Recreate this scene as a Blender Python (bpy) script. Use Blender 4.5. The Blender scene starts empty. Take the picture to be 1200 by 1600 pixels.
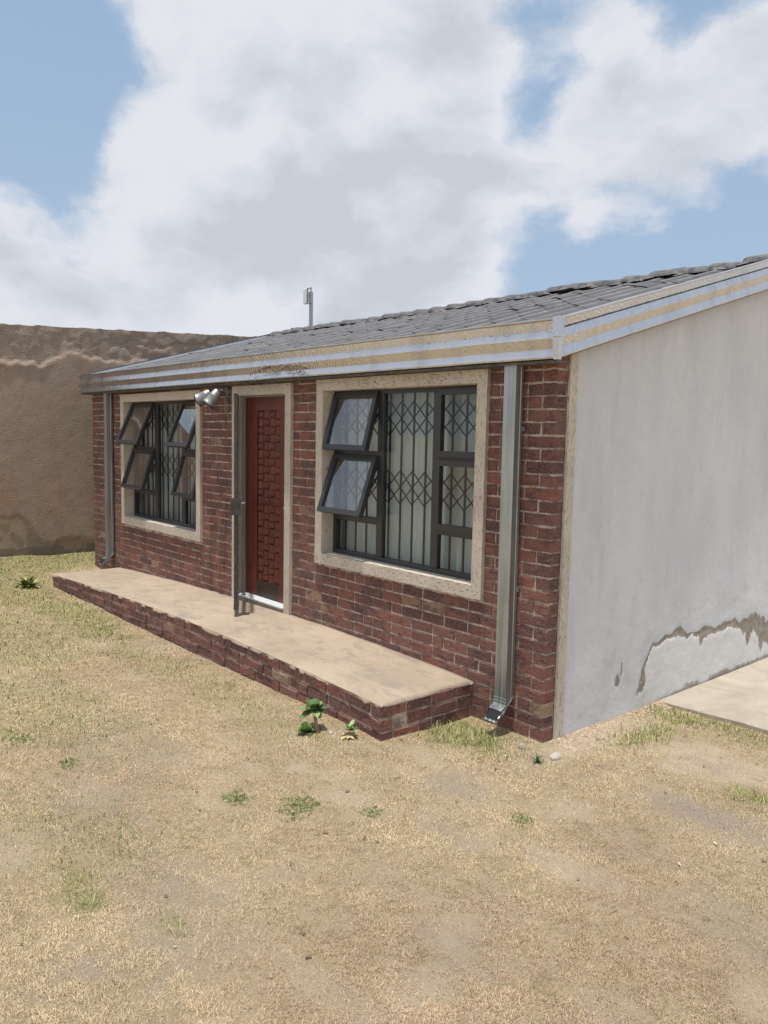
import bpy, math, random
import numpy as np
from mathutils import Vector, Matrix

random.seed(7)
RNG = np.random.default_rng(11)
scene = bpy.context.scene
COL = scene.collection

# ------------------------------------------------------------------ camera
CAM = Vector((2.9968, -4.0051, 2.0111))
YAW, PITCH, ROLL, FPX = 0.8546, -0.0988, 0.0203, 1220.94
cam_data = bpy.data.cameras.new("camera")
cam = bpy.data.objects.new("camera", cam_data)
COL.objects.link(cam)
fw = Vector((-math.sin(YAW) * math.cos(PITCH), math.cos(YAW) * math.cos(PITCH), math.sin(PITCH)))
rt = Vector((math.cos(YAW), math.sin(YAW), 0))
up = rt.cross(fw)
r2 = rt * math.cos(ROLL) + up * math.sin(ROLL)
u2 = -rt * math.sin(ROLL) + up * math.cos(ROLL)
M = Matrix((r2, u2, -fw)).transposed().to_4x4()
M.translation = CAM
cam.matrix_world = M
cam_data.sensor_fit = 'VERTICAL'
cam_data.sensor_height = 36
cam_data.lens = 36 * FPX / 1600
cam_data.clip_start = 0.05
cam_data.clip_end = 3000
scene.camera = cam

# ------------------------------------------------------------------ world, sun, exposure
SUN_DIR = Vector((0.052, -0.118, 0.99)).normalized()      # towards the sun
world = bpy.data.worlds.new("World")
scene.world = world
world.use_nodes = True


class NT:
    """small helper for node trees"""
    def __init__(s, tree):
        s.t = tree; s.n = tree.nodes; s.l = tree.links

    def node(s, typ, **kw):
        nd = s.n.new(typ)
        for k, v in kw.items():
            setattr(nd, k, v)
        return nd

    def put(s, sock, v):
        if v is None:
            return
        if hasattr(v, 'is_output'):
            s.l.new(v, sock)
        else:
            if sock.type == 'RGBA' and len(v) == 3:
                v = (*v, 1)
            sock.default_value = v

    def math(s, op, a, b=None, c=None, clamp=False):
        nd = s.node('ShaderNodeMath', operation=op); nd.use_clamp = clamp
        s.put(nd.inputs[0], a); s.put(nd.inputs[1], b); s.put(nd.inputs[2], c)
        return nd.outputs[0]

    def vmath(s, op, a, b=None):
        nd = s.node('ShaderNodeVectorMath', operation=op)
        s.put(nd.inputs[0], a)
        if b is not None:
            s.put(nd.inputs[1], b)
        return nd.outputs['Value'] if op in ('DOT_PRODUCT', 'LENGTH', 'DISTANCE') else nd.outputs[0]

    def mapr(s, v, a, b, c=0.0, d=1.0, smooth=True):
        nd = s.node('ShaderNodeMapRange'); nd.interpolation_type = 'SMOOTHSTEP' if smooth else 'LINEAR'
        s.put(nd.inputs[0], v)
        for i, x in enumerate((a, b, c, d)):
            s.put(nd.inputs[i + 1], x)
        return nd.outputs[0]

    def mix(s, f, a, b, mode='MIX'):
        nd = s.node('ShaderNodeMix', data_type='RGBA', blend_type=mode)
        s.put(nd.inputs[0], f); s.put(nd.inputs[6], a); s.put(nd.inputs[7], b)
        return nd.outputs[2]

    def noise(s, vec, scale, detail=4, rough=0.55, dist=0.0, dims='3D'):
        nd = s.node('ShaderNodeTexNoise', noise_dimensions=dims)
        if vec is not None:
            s.put(nd.inputs['Vector'], vec)
        nd.inputs['Scale'].default_value = scale
        nd.inputs['Detail'].default_value = detail
        nd.inputs['Roughness'].default_value = rough
        nd.inputs['Distortion'].default_value = dist
        return nd.outputs

    def scale(s, vec, sc):
        nd = s.node('ShaderNodeMapping'); s.put(nd.inputs[0], vec)
        nd.inputs['Scale'].default_value = sc
        return nd.outputs[0]


w = NT(world.node_tree)
w.n.clear()
wout = w.node('ShaderNodeOutputWorld')
bg = w.node('ShaderNodeBackground')
bg.inputs['Strength'].default_value = 0.1
w.l.new(bg.outputs[0], wout.inputs[0])
sky = w.node('ShaderNodeTexSky', sky_type='NISHITA')
sky.sun_disc = False
sky.sun_elevation = math.asin(SUN_DIR.z)
sky.sun_rotation = math.atan2(SUN_DIR.x, SUN_DIR.y)
sky.altitude = 1500
sky.air_density = 1.0
sky.dust_density = 2.2
sky.ozone_density = 1.0
geo = w.node('ShaderNodeNewGeometry')
dirv = w.vmath('SCALE', geo.outputs['Incoming']); dirv.node.inputs[3].default_value = -1.0
# flatten direction on a cloud deck: keeps the cloud pieces smaller towards the horizon
n_w = w.noise(dirv, 5.0, 8, 0.62)
wv = w.vmath('SUBTRACT', n_w['Color'], (0.5, 0.5, 0.5))
wv2 = w.vmath('SCALE', wv); wv2.node.inputs[3].default_value = 0.10
dw = w.vmath('NORMALIZE', w.vmath('ADD', dirv, wv2))
stretch = w.scale(dw, (1, 1, 1.9))
n1 = w.noise(stretch, 2.6, 9, 0.56)['Fac']
n2 = w.noise(stretch, 8.5, 10, 0.62)['Fac']
# (direction, angular radius in degrees, amount): minus = blue gap, plus = cloud
BLOBS = [((-.8878, .342, .3081), 7.2, -.56), ((-.8768, .2615, .4035), 5.5, -.36), ((-.92, .26, .33), 4.5, -.28),
         ((-.5745, .697, .4291), 4.2, -.40), ((-.5799, .7307, .3603), 3.4, -.36), ((-.4323, .8012, .4138), 4.6, -.42),
         ((-.4631, .8542, .2364), 6.0, -.52), ((-.38, .90, .215), 5.5, -.40), ((-.5849, .7839, .2083), 4.4, -.40), ((-.50, .82, .16), 5, -.35),
         ((-.6559, .7139, .2453), 1.8, -.18),
         ((-.7759, .4765, .4135), 10, .42), ((-.7204, .6159, .3187), 10, .45), ((-.9127, .3499, .2109), 7.5, .34),
         ((-.83, .50, .20), 9, .35), ((-.5037, .8083, .3049), 5.5, .34), ((-.5413, .8094, .2277), 2.6, .62), ((-.42, .85, .315), 5.5, .48), ((-.51, .76, .39), 4, .22),
         ((-.75, .65, .16), 7, .30), ((-.66, .64, .40), 5, .25), ((-.33, .86, .38), 6, .36)]
acc = w.math('ADD', w.math('MULTIPLY', n1, 1.15), w.math('MULTIPLY', n2, 0.85))
acc = w.math('SUBTRACT', acc, 0.375)
for d_, rad, amt in BLOBS:
    dd = Vector(d_).normalized()
    dp = w.vmath('DOT_PRODUCT', dw, tuple(dd))
    f = w.mapr(dp, math.cos(math.radians(rad * 1.45)), math.cos(math.radians(rad * 0.15)), 0, amt)
    acc = w.math('ADD', acc, f)
cover = w.mapr(acc, 0.33, 0.74)
n3 = w.noise(stretch, 3.3, 7, 0.55)['Fac']
bright = w.mapr(w.math('ADD', w.math('MULTIPLY', n3, 1.0), w.math('MULTIPLY', n2, 0.35)), 0.50, 0.86)
gb = w.vmath('DOT_PRODUCT', dw, tuple(Vector((-.72, .60, .29)).normalized()))
greyer = w.mapr(gb, math.cos(math.radians(13)), 1.0, 0, 0.22)
tb = w.vmath('DOT_PRODUCT', dw, tuple(Vector((-.74, .49, .45)).normalized()))
brighter = w.mapr(tb, math.cos(math.radians(12)), 1.0, 0, 0.6)
up_s = w.vmath('ADD', stretch, (0.012, -0.01, 0.075))
n2u = w.noise(up_s, 6.0, 6, 0.55)['Fac']; n2d = w.noise(stretch, 6.0, 6, 0.55)['Fac']
billow = w.math('MULTIPLY', w.math('SUBTRACT', n2d, n2u), 2.6)       # tops of the billows catch the sun
thin = w.mapr(acc, 0.62, 1.15, 0.55, 0.0)             # thin cloud and rims are white, thick cloud greyer
bright = w.math('ADD', w.math('ADD', w.math('ADD', billow, w.math('SUBTRACT', w.math('MULTIPLY', bright, .8), greyer)), thin), brighter, clamp=True)
cloud = w.mix(bright, (5.3, 5.7, 6.35), (7.1, 7.25, 7.8))
# thin bright haze that lifts the blue gaps towards the horizon
sepz = w.node('ShaderNodeSeparateXYZ'); w.l.new(dirv, sepz.inputs[0])
hz = w.mapr(sepz.outputs[2], 0.0, 0.6, 0.5, 0.2)
skyc = w.mix(0.65, sky.outputs[0], (2.9, 4.75, 7.0))
skyc = w.mix(hz, skyc, (4.9, 5.6, 6.6))
w.l.new(w.mix(cover, skyc, cloud), bg.inputs['Color'])

sun_data = bpy.data.lights.new("sun", 'SUN')
sun_data.energy = 3.7
sun_data.angle = math.radians(1.2)
sun_data.color = (1.0, 0.95, 0.87)
sun = bpy.data.objects.new("sun", sun_data)
COL.objects.link(sun)
sun.rotation_euler = SUN_DIR.to_track_quat('Z', 'Y').to_euler()
scene.view_settings.view_transform = 'Standard'
scene.view_settings.look = 'None'
scene.view_settings.exposure = 0.12
scene.view_settings.gamma = 1.0
scene.view_settings.use_curve_mapping = False
scene.render.engine = 'CYCLES'
scene.cycles.transparent_max_bounces = 24
scene.cycles.max_bounces = 8


# ------------------------------------------------------------------ materials
def material(name, color=(0.5, 0.5, 0.5), rough=0.8, metal=0.0, build=None, spec=0.5):
    m = bpy.data.materials.new(name)
    m.use_nodes = True
    t = NT(m.node_tree)
    b = t.n['Principled BSDF']
    t.put(b.inputs['Base Color'], color)
    b.inputs['Roughness'].default_value = rough
    b.inputs['Metallic'].default_value = metal
    b.inputs['Specular IOR Level'].default_value = spec
    if build:
        build(t, b)
    return m


def bump(t, b, h, strength=0.4, dist=0.01):
    nd = t.node('ShaderNodeBump')
    nd.inputs['Strength'].default_value = strength
    nd.inputs['Distance'].default_value = dist
    t.put(nd.inputs['Height'], h)
    t.l.new(nd.outputs[0], b.inputs['Normal'])


def pos(t):
    return t.node('ShaderNodeNewGeometry').outputs['Position']


def obj_co(t):
    return t.node('ShaderNodeTexCoord').outputs['Object']


def rand(t):
    a = t.node('ShaderNodeObjectInfo').outputs['Random']
    g = t.node('ShaderNodeNewGeometry').outputs['Random Per Island']
    return t.math('FRACT', t.math('ADD', t.math('MULTIPLY', a, 7.31), t.math('MULTIPLY', g, 5.17)))


def b_brick(t, b):
    P = pos(t); r = rand(t)
    ramp = t.node('ShaderNodeValToRGB'); ramp.color_ramp.interpolation = 'LINEAR'
    els = ramp.color_ramp.elements
    cols = [(0.0, (.185, .088, .078)), (.16, (.255, .112, .09)), (.34, (.135, .066, .064)), (.50, (.22, .10, .088)),
            (.66, (.30, .115, .08)), (.80, (.115, .062, .066)), (.90, (.25, .13, .11)), (.965, (.26, .11, .075)), (.985, (.36, .25, .17)), (1.0, (.34, .25, .17))]
    while len(els) < len(cols):
        els.new(0.5)
    for e, (p_, c_) in zip(els, cols):
        e.position = p_; e.color = (*c_, 1)
    t.l.new(r, ramp.inputs[0])
    base = ramp.outputs[0]
    sp = t.scale(P, (1, 1, 1.7))
    nA = t.noise(sp, 11, 5, .62)['Fac']; nB = t.noise(sp, 55, 4, .6)['Fac']; nC = t.noise(P, 3.1, 3)['Fac']; nD = t.noise(sp, 24, 5, .7)['Fac']
    burnt = t.mapr(t.math('ADD', nA, t.math('MULTIPLY', t.math('SUBTRACT', nC, .5), .9)), .46, .64, 0, .70)
    c = t.mix(burnt, base, (.062, .044, .05))
    c = t.mix(t.mapr(nB, .35, .75, 0, .6), c, (.32, .18, .145))
    c = t.mix(t.mapr(t.noise(sp, 38, 6, .75)['Fac'], .56, .68, 0, .6), c, (.10, .055, .05))
    # lime bloom: pale smears
    c = t.mix(t.mapr(nD, .54, .72, 0, .5), c, (.40, .31, .26))
    scar = t.mapr(t.noise(t.scale(P, (1, 1, 3.2)), 17, 6, .72, .8)['Fac'], .62, .68, 0, .8)
    c = t.mix(scar, c, (.035, .025, .027))
    t.put(b.inputs['Base Color'], c)
    bump(t, b, t.math('SUBTRACT', t.math('ADD', nB, t.math('MULTIPLY', nD, 1.6)), t.math('MULTIPLY', scar, 1.2)), 1.0, .011)


M_BRICK = material('fired clay', rough=.85, build=b_brick, spec=.25)


def b_mortar(t, b):
    P = pos(t); n = t.noise(P, 60, 4)['Fac']; n2_ = t.noise(P, 5, 4)['Fac']
    c = t.mix(t.mapr(n, .3, .7), (.38, .29, .24), (.60, .50, .43))
    c = t.mix(t.mapr(t.noise(P, 8, 5, .65)['Fac'], .46, .60, 0, .8), c, (.17, .115, .10))
    t.put(b.inputs['Base Color'], c); bump(t, b, n, .8, .008)


M_MORTAR = material('mortar', rough=.95, build=b_mortar)


def b_slab(t, b):
    P = pos(t); s = t.scale(P, (1, 1.4, 1))
    nA = t.noise(s, 1.3, 6, .65, .6)['Fac']; nB = t.noise(s, 4.2, 7, .7, .8)['Fac']; nC = t.noise(P, 70, 4, .7)['Fac']
    c = t.mix(t.mapr(nA, .35, .65), (.37, .29, .215), (.47, .375, .28))
    c = t.mix(t.mapr(nB, .48, .66, 0, .70), c, (.26, .225, .19))
    c = t.mix(t.mapr(nC, .35, .8, 0, .30), c, (.56, .48, .38))
    st = t.noise(t.scale(P, (.8, 3.5, 1)), 2.2, 6, .7, 1.4)['Fac']
    c = t.mix(t.mapr(st, .56, .66, 0, .32), c, (.25, .21, .18))
    c = t.mix(t.mapr(t.noise(P, 160, 3, .7)['Fac'], .52, .72, 0, .35), c, (.24, .20, .16))
    w_ = t.noise(P, 2.0, 8, .75)['Fac']
    crack = t.math('SUBTRACT', 1.0, t.mapr(t.math('ABSOLUTE', t.math('SUBTRACT', w_, .5)), .0, .006))
    c = t.mix(t.math('MULTIPLY', crack, t.mapr(nA, .45, .6, 0, .7)), c, (.16, .13, .11))
    t.put(b.inputs['Base Color'], c); bump(t, b, t.math('ADD', nC, nB), .8, .008)


M_SLAB = material('weathered screed', rough=.9, build=b_slab)


def b_path(t, b):
    P = pos(t)
    nA = t.noise(t.scale(P, (1, .6, 1)), 1.8, 6, .65, .8)['Fac']; nC = t.noise(P, 55, 4, .7)['Fac']
    st = t.noise(t.scale(P, (1, 2.2, 1)), 2.6, 6, .7, 1.6)['Fac']
    c = t.mix(t.mapr(nA, .35, .68), (.36, .31, .25), (.49, .435, .355))
    c = t.mix(t.mapr(st, .55, .68, 0, .5), c, (.27, .235, .19))
    t.put(b.inputs['Base Color'], c); bump(t, b, t.math('ADD', nC, nA), .4, .005)


M_PATH = material('worn concrete', rough=.9, build=b_path)


def b_band(t, b):          # scratch plaster round windows
    P = pos(t)
    nh = t.noise(t.scale(P, (26, 26, 95)), 1.0, 4, .6)['Fac']
    nv = t.noise(t.scale(P, (95, 95, 26)), 1.0, 4, .6)['Fac']
    big = t.noise(P, 4, 4)['Fac']
    at = t.node('ShaderNodeAttribute', attribute_name='vert')
    n = t.node('ShaderNodeMix', data_type='FLOAT')
    t.l.new(at.outputs['Fac'], n.inputs[0]); t.l.new(nh, n.inputs[2]); t.l.new(nv, n.inputs[3])
    pits = t.mapr(n.outputs[0], .585, .65)
    c = t.mix(t.mapr(big, .3, .7), (.54, .475, .395), (.62, .555, .47))
    c = t.mix(t.math('MULTIPLY', pits, .34), c, (.30, .23, .16))
    t.put(b.inputs['Base Color'], c)
    bump(t, b, t.math('SUBTRACT', t.noise(P, 120, 3)['Fac'], t.math('MULTIPLY', pits, 2.2)), .8, .006)


M_BAND = material('scratch plaster', rough=.9, build=b_band)


def b_gable(t, b):
    P = pos(t)
    big = t.noise(t.scale(P, (1, 1, .45)), 1.6, 6, .6)['Fac']
    streak = t.noise(t.scale(P, (1, 5, .8)), 1.3, 6, .7, .6)['Fac']
    fine = t.noise(P, 90, 4, .6)['Fac']; mid = t.noise(P, 14, 6, .65)['Fac']
    sp = t.node('ShaderNodeSeparateXYZ'); t.l.new(P, sp.inputs[0])
    c = t.mix(t.mapr(big, .3, .72), (.60, .62, .645), (.69, .705, .72))
    c = t.mix(t.mapr(streak, .46, .76, 0, .28), c, (.44, .44, .44))
    # warm dirt high under the barge
    c = t.mix(t.math('MULTIPLY', t.mapr(sp.outputs[2], 1.6, 2.9, 0, .22), t.mapr(mid, .3, .7, .4, 1)), c, (.50, .44, .37))
    at = t.node('ShaderNodeAttribute', attribute_name='wear'); t.l.new
    sr = t.node('ShaderNodeSeparateColor'); t.l.new(at.outputs['Color'], sr.inputs[0])
    edge = t.math('ADD', sr.outputs[0], t.math('MULTIPLY', t.math('SUBTRACT', t.noise(P, 30, 7, .75)['Fac'], .5), 1.5))
    bare = t.mapr(edge, .47, .56)
    newp = t.mapr(sr.outputs[1], .35, .65)
    c = t.mix(t.math('MULTIPLY', newp, .75), c, (.76, .75, .73))
    cracks = t.mapr(t.noise(t.scale(P, (1, 1, 1.5)), 9, 8, .75, 1.2)['Fac'], .60, .68, 0, .45)
    c = t.mix(t.math('MULTIPLY', cracks, newp), c, (.45, .42, .38))
    c = t.mix(bare, c, t.mix(t.mapr(mid, .35, .65), (.25, .215, .18), (.36, .32, .275)))
    base = t.math('ADD', sr.outputs[2], t.math('MULTIPLY', t.math('SUBTRACT', mid, .5), .9))
    c = t.mix(t.mapr(base, .45, .75, 0, .7), c, (.27, .22, .175))
    trowel = t.noise(t.scale(P, (1, 2.2, 3.2)), 3.2, 7, .72, 1.2)['Fac']
    c = t.mix(t.mapr(trowel, .50, .70, 0, .22), c, (.46, .455, .45))
    c = t.mix(t.mapr(trowel, .30, .45, .16, 0), c, (.80, .80, .80))
    pitn = t.mapr(t.noise(P, 45, 2, .5)['Fac'], .68, .75, 0, .55)
    c = t.mix(pitn, c, (.33, .32, .31))
    t.put(b.inputs['Base Color'], c)
    h = t.math('ADD', t.math('MULTIPLY', fine, .35), t.math('MULTIPLY', mid, .9))
    h = t.math('SUBTRACT', h, t.math('MULTIPLY', bare, .7))
    bump(t, b, t.math('ADD', h, trowel), .6, .008)


M_GABLE = material('white limewashed plaster', rough=.9, build=b_gable)


def b_brown(t, b):
    P = pos(t)
    big = t.noise(P, .9, 5, .6)['Fac']; mid = t.noise(P, 6, 6, .65)['Fac']
    rough_ = t.noise(t.scale(P, (1, 1, 2.3)), 22, 6, .7)['Fac']
    at = t.node('ShaderNodeAttribute', attribute_name='wear')
    sr = t.node('ShaderNodeSeparateColor'); t.l.new(at.outputs['Color'], sr.inputs[0])
    c = t.mix(t.mapr(big, .35, .65), (.38, .295, .235), (.43, .325, .255))
    c = t.mix(t.mapr(t.noise(t.scale(P, (1, 1, .5)), 1.5, 5)['Fac'], .5, .7, 0, .6), c, (.39, .225, .15))
    c = t.mix(t.mapr(mid, .45, .75, 0, .4), c, (.24, .19, .15))
    c = t.mix(t.mapr(rough_, .56, .68, 0, .5), c, (.20, .155, .12))
    c = t.mix(t.mapr(rough_, .44, .32, 0, .35), c, (.45, .36, .28))
    wr = t.math('ADD', sr.outputs[0], t.math('MULTIPLY', t.math('SUBTRACT', t.noise(P, 9, 7, .75)['Fac'], .5), 1.6))
    c = t.mix(t.mapr(wr, .42, .6, 0, .85), c, t.mix(t.mapr(rough_, .35, .65), (.26, .22, .18), (.42, .35, .28)))
    c = t.mix(t.mapr(t.math('ADD', sr.outputs[1], t.math('MULTIPLY', t.math('SUBTRACT', rough_, .5), .8)), .5, .65, 0, .9), c, (.52, .41, .31))
    c = t.mix(t.mapr(t.math('ADD', sr.outputs[2], t.math('MULTIPLY', t.math('SUBTRACT', mid, .5), .8)), .45, .7, 0, .6), c, (.19, .16, .135))
    t.put(b.inputs['Base Color'], c)
    grit = t.noise(P, 60, 4, .7)['Fac']
    bump(t, b, t.math('ADD', t.math('ADD', rough_, t.math('MULTIPLY', grit, .6)), t.math('MULTIPLY', mid, .5)), 1.0, .022)


M_BROWN = material('rough brown render', rough=.95, build=b_brown)


def b_tile(t, b):
    P = pos(t); r = rand(t); O = obj_co(t)
    c = t.mix(r, (.165, .167, .18), (.215, .213, .222))
    n = t.noise(P, 7, 6, .65)['Fac']; f = t.noise(P, 60, 4)['Fac']
    c = t.mix(t.mapr(n, .56, .70, 0, .7), c, (.07, .07, .08))
    # rib shading put into the colour: each roll's flank and pan darkened
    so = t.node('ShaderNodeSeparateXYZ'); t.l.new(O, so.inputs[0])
    rib_shade = t.mapr(t.math('ADD', so.outputs[0], t.math('MULTIPLY', t.math('SUBTRACT', n, .5), .06)), -.060, -.015, 0, .85)
    c = t.mix(rib_shade, c, (.045, .046, .053))
    run = t.noise(t.scale(P, (9, .9, .9)), 1.0, 5, .6)['Fac']
    c = t.mix(t.mapr(run, .48, .66, 0, .55), c, (.10, .10, .108))
    c = t.mix(t.mapr(f, .4, .8, 0, .22), c, (.22, .21, .205))
    t.put(b.inputs['Base Color'], c); bump(t, b, t.math('ADD', f, n), .5, .006)


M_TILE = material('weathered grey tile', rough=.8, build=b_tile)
M_TILE_D = material('dark ridge mortar', rough=.9, build=lambda t, b: (
    t.put(b.inputs['Base Color'], t.mix(t.mapr(t.noise(pos(t), 14, 5)['Fac'], .35, .65), (.075, .077, .087), (.16, .155, .155))),
    bump(t, b, t.noise(pos(t), 40, 4)['Fac'], .6, .01)))


def emboss(t, b, cell, depth):
    P = pos(t)
    v = t.node('ShaderNodeTexVoronoi', feature='F1', voronoi_dimensions='2D')
    s = t.node('ShaderNodeSeparateXYZ'); t.l.new(P, s.inputs[0])
    cx = t.node('ShaderNodeCombineXYZ')
    t.put(cx.inputs[0], t.math('ADD', s.outputs[0], s.outputs[1])); t.put(cx.inputs[1], s.outputs[2])
    t.l.new(cx.outputs[0], v.inputs['Vector']); v.inputs['Scale'].default_value = 1 / cell; v.inputs['Randomness'].default_value = .35
    ring = t.math('SINE', t.math('MULTIPLY', v.outputs['Distance'], 24))
    return ring


def b_flash(t, b):
    P = pos(t)
    ring = emboss(t, b, .115, 1)
    n = t.noise(P, 3, 5)['Fac']
    t.put(b.inputs['Roughness'], t.mapr(n, .3, .7, .22, .30))
    c = t.mix(t.mapr(t.noise(t.scale(P, (6, 6, 2)), 1, 5)['Fac'], .45, .7), (.62, .63, .66), (.53, .54, .565))
    t.put(b.inputs['Base Color'], c)
    bump(t, b, ring, .16, .005)


M_FLASH = material('embossed aluminium flashing', rough=.25, metal=1.0, build=b_flash)


def b_galv(t, b):
    P = pos(t)
    n = t.noise(t.scale(P, (30, 30, 1.2)), 1, 4)['Fac']; n2_ = t.noise(P, 2.5, 3)['Fac']
    t.put(b.inputs['Base Color'], t.mix(t.mapr(t.math('ADD', n, t.math('MULTIPLY', n2_, .5)), .5, .95), (.29, .325, .33), (.43, .465, .465)))
    t.put(b.inputs['Roughness'], t.mapr(n, .3, .7, .32, .5))


M_GALV = material('galvanised steel', rough=.4, metal=.85, build=b_galv)
M_FRAME = material('charcoal window frame', (.035, .036, .040), .38, 0, spec=.5)
M_STEEL = material('black painted steel', (.016, .013, .012), .45, 0)
M_GATE = material('dark bronze painted steel', (.050, .044, .040), .5, 0, build=lambda t, b: t.put(
    b.inputs['Base Color'], t.mix(t.mapr(t.noise(pos(t), 18, 4)['Fac'], .4, .7), (.045, .042, .040), (.085, .074, .064))))
M_RIVET = material('bright rivet', (.6, .58, .52), .35, .8)


def b_glass(t, b, k=.7):
    t.n.remove(b)
    tr = t.node('ShaderNodeBsdfTransparent'); tr.inputs[0].default_value = (.86, .90, .90, 1)
    gl = t.node('ShaderNodeBsdfGlossy'); gl.inputs['Roughness'].default_value = .015; gl.inputs[0].default_value = (.9, .93, .96, 1)
    fr = t.node('ShaderNodeFresnel'); fr.inputs[0].default_value = 1.6
    mx = t.node('ShaderNodeMixShader')
    bf = t.math('SUBTRACT', 1.0, t.node('ShaderNodeNewGeometry').outputs['Backfacing'])
    t.l.new(t.math('MULTIPLY', t.math('MULTIPLY', fr.outputs[0], k, clamp=True), bf), mx.inputs[0])
    t.l.new(tr.outputs[0], mx.inputs[1]); t.l.new(gl.outputs[0], mx.inputs[2])
    t.l.new(mx.outputs[0], t.n['Material Output'].inputs[0])


M_GLASS = material('window glass', build=b_glass)
M_GLASS2 = material('tinted sash glass', build=lambda t, b: b_glass(t, b, 2.6))


def b_wood(t, b):
    P = pos(t)
    n = t.noise(t.scale(P, (26, 26, 2.2)), 1.0, 5, .6, .5)['Fac']
    r = rand(t)
    c = t.mix(t.mapr(n, .3, .7), (.085, .018, .013), (.15, .032, .021))
    c = t.mix(t.math('MULTIPLY', r, .35), c, (.22, .050, .026))
    t.put(b.inputs['Base Color'], c); bump(t, b, n, .2, .003)


M_WOOD = material('varnished mahogany', rough=.32, build=b_wood)
M_WOOD_D = material('dark door foot', (.035, .018, .014), .4)
M_PAINTW = material('pale painted sill', (.66, .70, .72), .45)
M_JAMB = material('grey primed door frame', (.30, .29, .27), .5)
M_RENDER = material('grey render', rough=.95, build=lambda t, b: t.put(
    b.inputs['Base Color'], t.mix(t.noise(pos(t), 30, 5)['Fac'], (.17, .14, .11), (.36, .31, .25))))
M_ROOM = material('room plaster', (.30, .28, .25), .9)
M_WHITE = material('white plastic', (.75, .76, .76), .4)
M_LAMP = material('brushed silver lamp housing', (.33, .345, .355), .42, .6)
M_LENS = material('lamp lens', (.22, .22, .19), .12)
M_DARK = material('black rubber and outlet shade', (.02, .02, .02), .6)
M_STONE = material('pale stone', rough=.9, build=lambda t, b: (t.put(
    b.inputs['Base Color'], t.mix(t.noise(pos(t), 40, 4)['Fac'], (.33, .29, .245), (.55, .50, .44))), bump(t, b, t.noise(pos(t), 80, 4)['Fac'], .5, .004)))


def b_curtain(t, b):
    P = pos(t)
    n = t.noise(t.scale(P, (7, 7, .6)), 1, 3)['Fac']
    t.put(b.inputs['Base Color'], t.mix(t.mapr(n, .35, .65), (.74, .73, .69), (.86, .85, .82)))
    b.inputs['Subsurface Weight'].default_value = 0


M_CURT = material('cream curtain cloth', rough=.9, build=b_curtain)
M_CURT2 = material('pale blue grey curtain cloth', rough=.9, build=lambda t, b: t.put(
    b.inputs['Base Color'], t.mix(t.mapr(t.noise(t.scale(pos(t), (11, 11, .3)), 1, 3)['Fac'], .38, .60), (.25, .20, .16), (.74, .76, .76))))


def ground_zones(t, P):
    return None


def b_ground(t, b):
    P = pos(t)
    at = t.node('ShaderNodeAttribute', attribute_name='zone')
    sr = t.node('ShaderNodeSeparateColor'); t.l.new(at.outputs['Color'], sr.inputs[0])
    fine = t.noise(P, 85, 6, .75)['Fac']; mid = t.noise(P, 9, 6, .7)['Fac']; big = t.noise(P, 1.3, 5, .6)['Fac']
    straw = t.node('ShaderNodeTexVoronoi'); straw.inputs['Scale'].default_value = 95; t.l.new(t.scale(P, (1, .45, 1)), straw.inputs['Vector'])
    soil = t.mix(t.mapr(mid, .3, .7), (.47, .375, .27), (.57, .465, .335))
    soil = t.mix(t.mapr(big, .50, .66, 0, .6), soil, (.38, .31, .27))
    dry = t.mix(t.mapr(fine, .3, .7), (.36, .27, .15), (.56, .445, .28))
    dry = t.mix(t.mapr(straw.outputs['Distance'], .2, .7, 0, .5), dry, (.21, .15, .085))
    f = t.mapr(t.math('ADD', t.math('MULTIPLY', mid, .7), t.math('MULTIPLY', fine, .5)), .48, .66, .25, .9)
    bare = t.math('MULTIPLY', f, t.math('SUBTRACT', 1.0, sr.outputs[1]))
    c = t.mix(bare, soil, dry)
    c = t.mix(t.mapr(t.noise(P, 3.4, 6, .7, .5)['Fac'], .50, .68, 0, .28), c, (.30, .225, .175))
    c = t.mix(t.mapr(t.noise(t.vmath('ADD', P, (7, 3, 0)), 5.5, 6, .7)['Fac'], .54, .68, 0, .22), c, (.36, .33, .18))
    c = t.mix(t.math('MULTIPLY', sr.outputs[2], .7), c, (.30, .26, .23))
    c = t.mix(t.math('MULTIPLY', sr.outputs[0], .55), c, (.23, .25, .09))
    t.put(b.inputs['Base Color'], c)
    bump(t, b, t.math('ADD', fine, t.math('MULTIPLY', mid, 1.5)), .9, .02)


M_GROUND = material('dry lawn soil', rough=.97, build=b_ground, spec=.1)


def b_grass(t, b):
    at = t.node('ShaderNodeAttribute', attribute_name='tint')
    t.l.new(at.outputs['Color'], b.inputs['Base Color'])


M_GRASS = material('grass blade', rough=.85, build=b_grass, spec=.2)


def leaf_mat(name, c1, c2):
    return material(name, rough=.5, build=lambda t, b: t.put(
        b.inputs['Base Color'], t.mix(t.mapr(t.noise(pos(t), 30, 4)['Fac'], .3, .7), c1, c2)))


M_LEAF = leaf_mat('fleshy leaf', (.15, .24, .07), (.33, .42, .17))
M_LEAF_D = leaf_mat('dark leaf', (.06, .125, .04), (.12, .20, .06))
M_TUFT = leaf_mat('tuft leaf', (.11, .19, .05), (.22, .31, .10))
M_LEAF_Y = leaf_mat('yellowed leaf', (.40, .36, .12), (.55, .48, .22))
M_LEAF_DRY = leaf_mat('withered leaf', (.52, .36, .20), (.66, .50, .34))
M_STEM = leaf_mat('woody stem', (.20, .16, .09), (.32, .26, .15))


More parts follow.
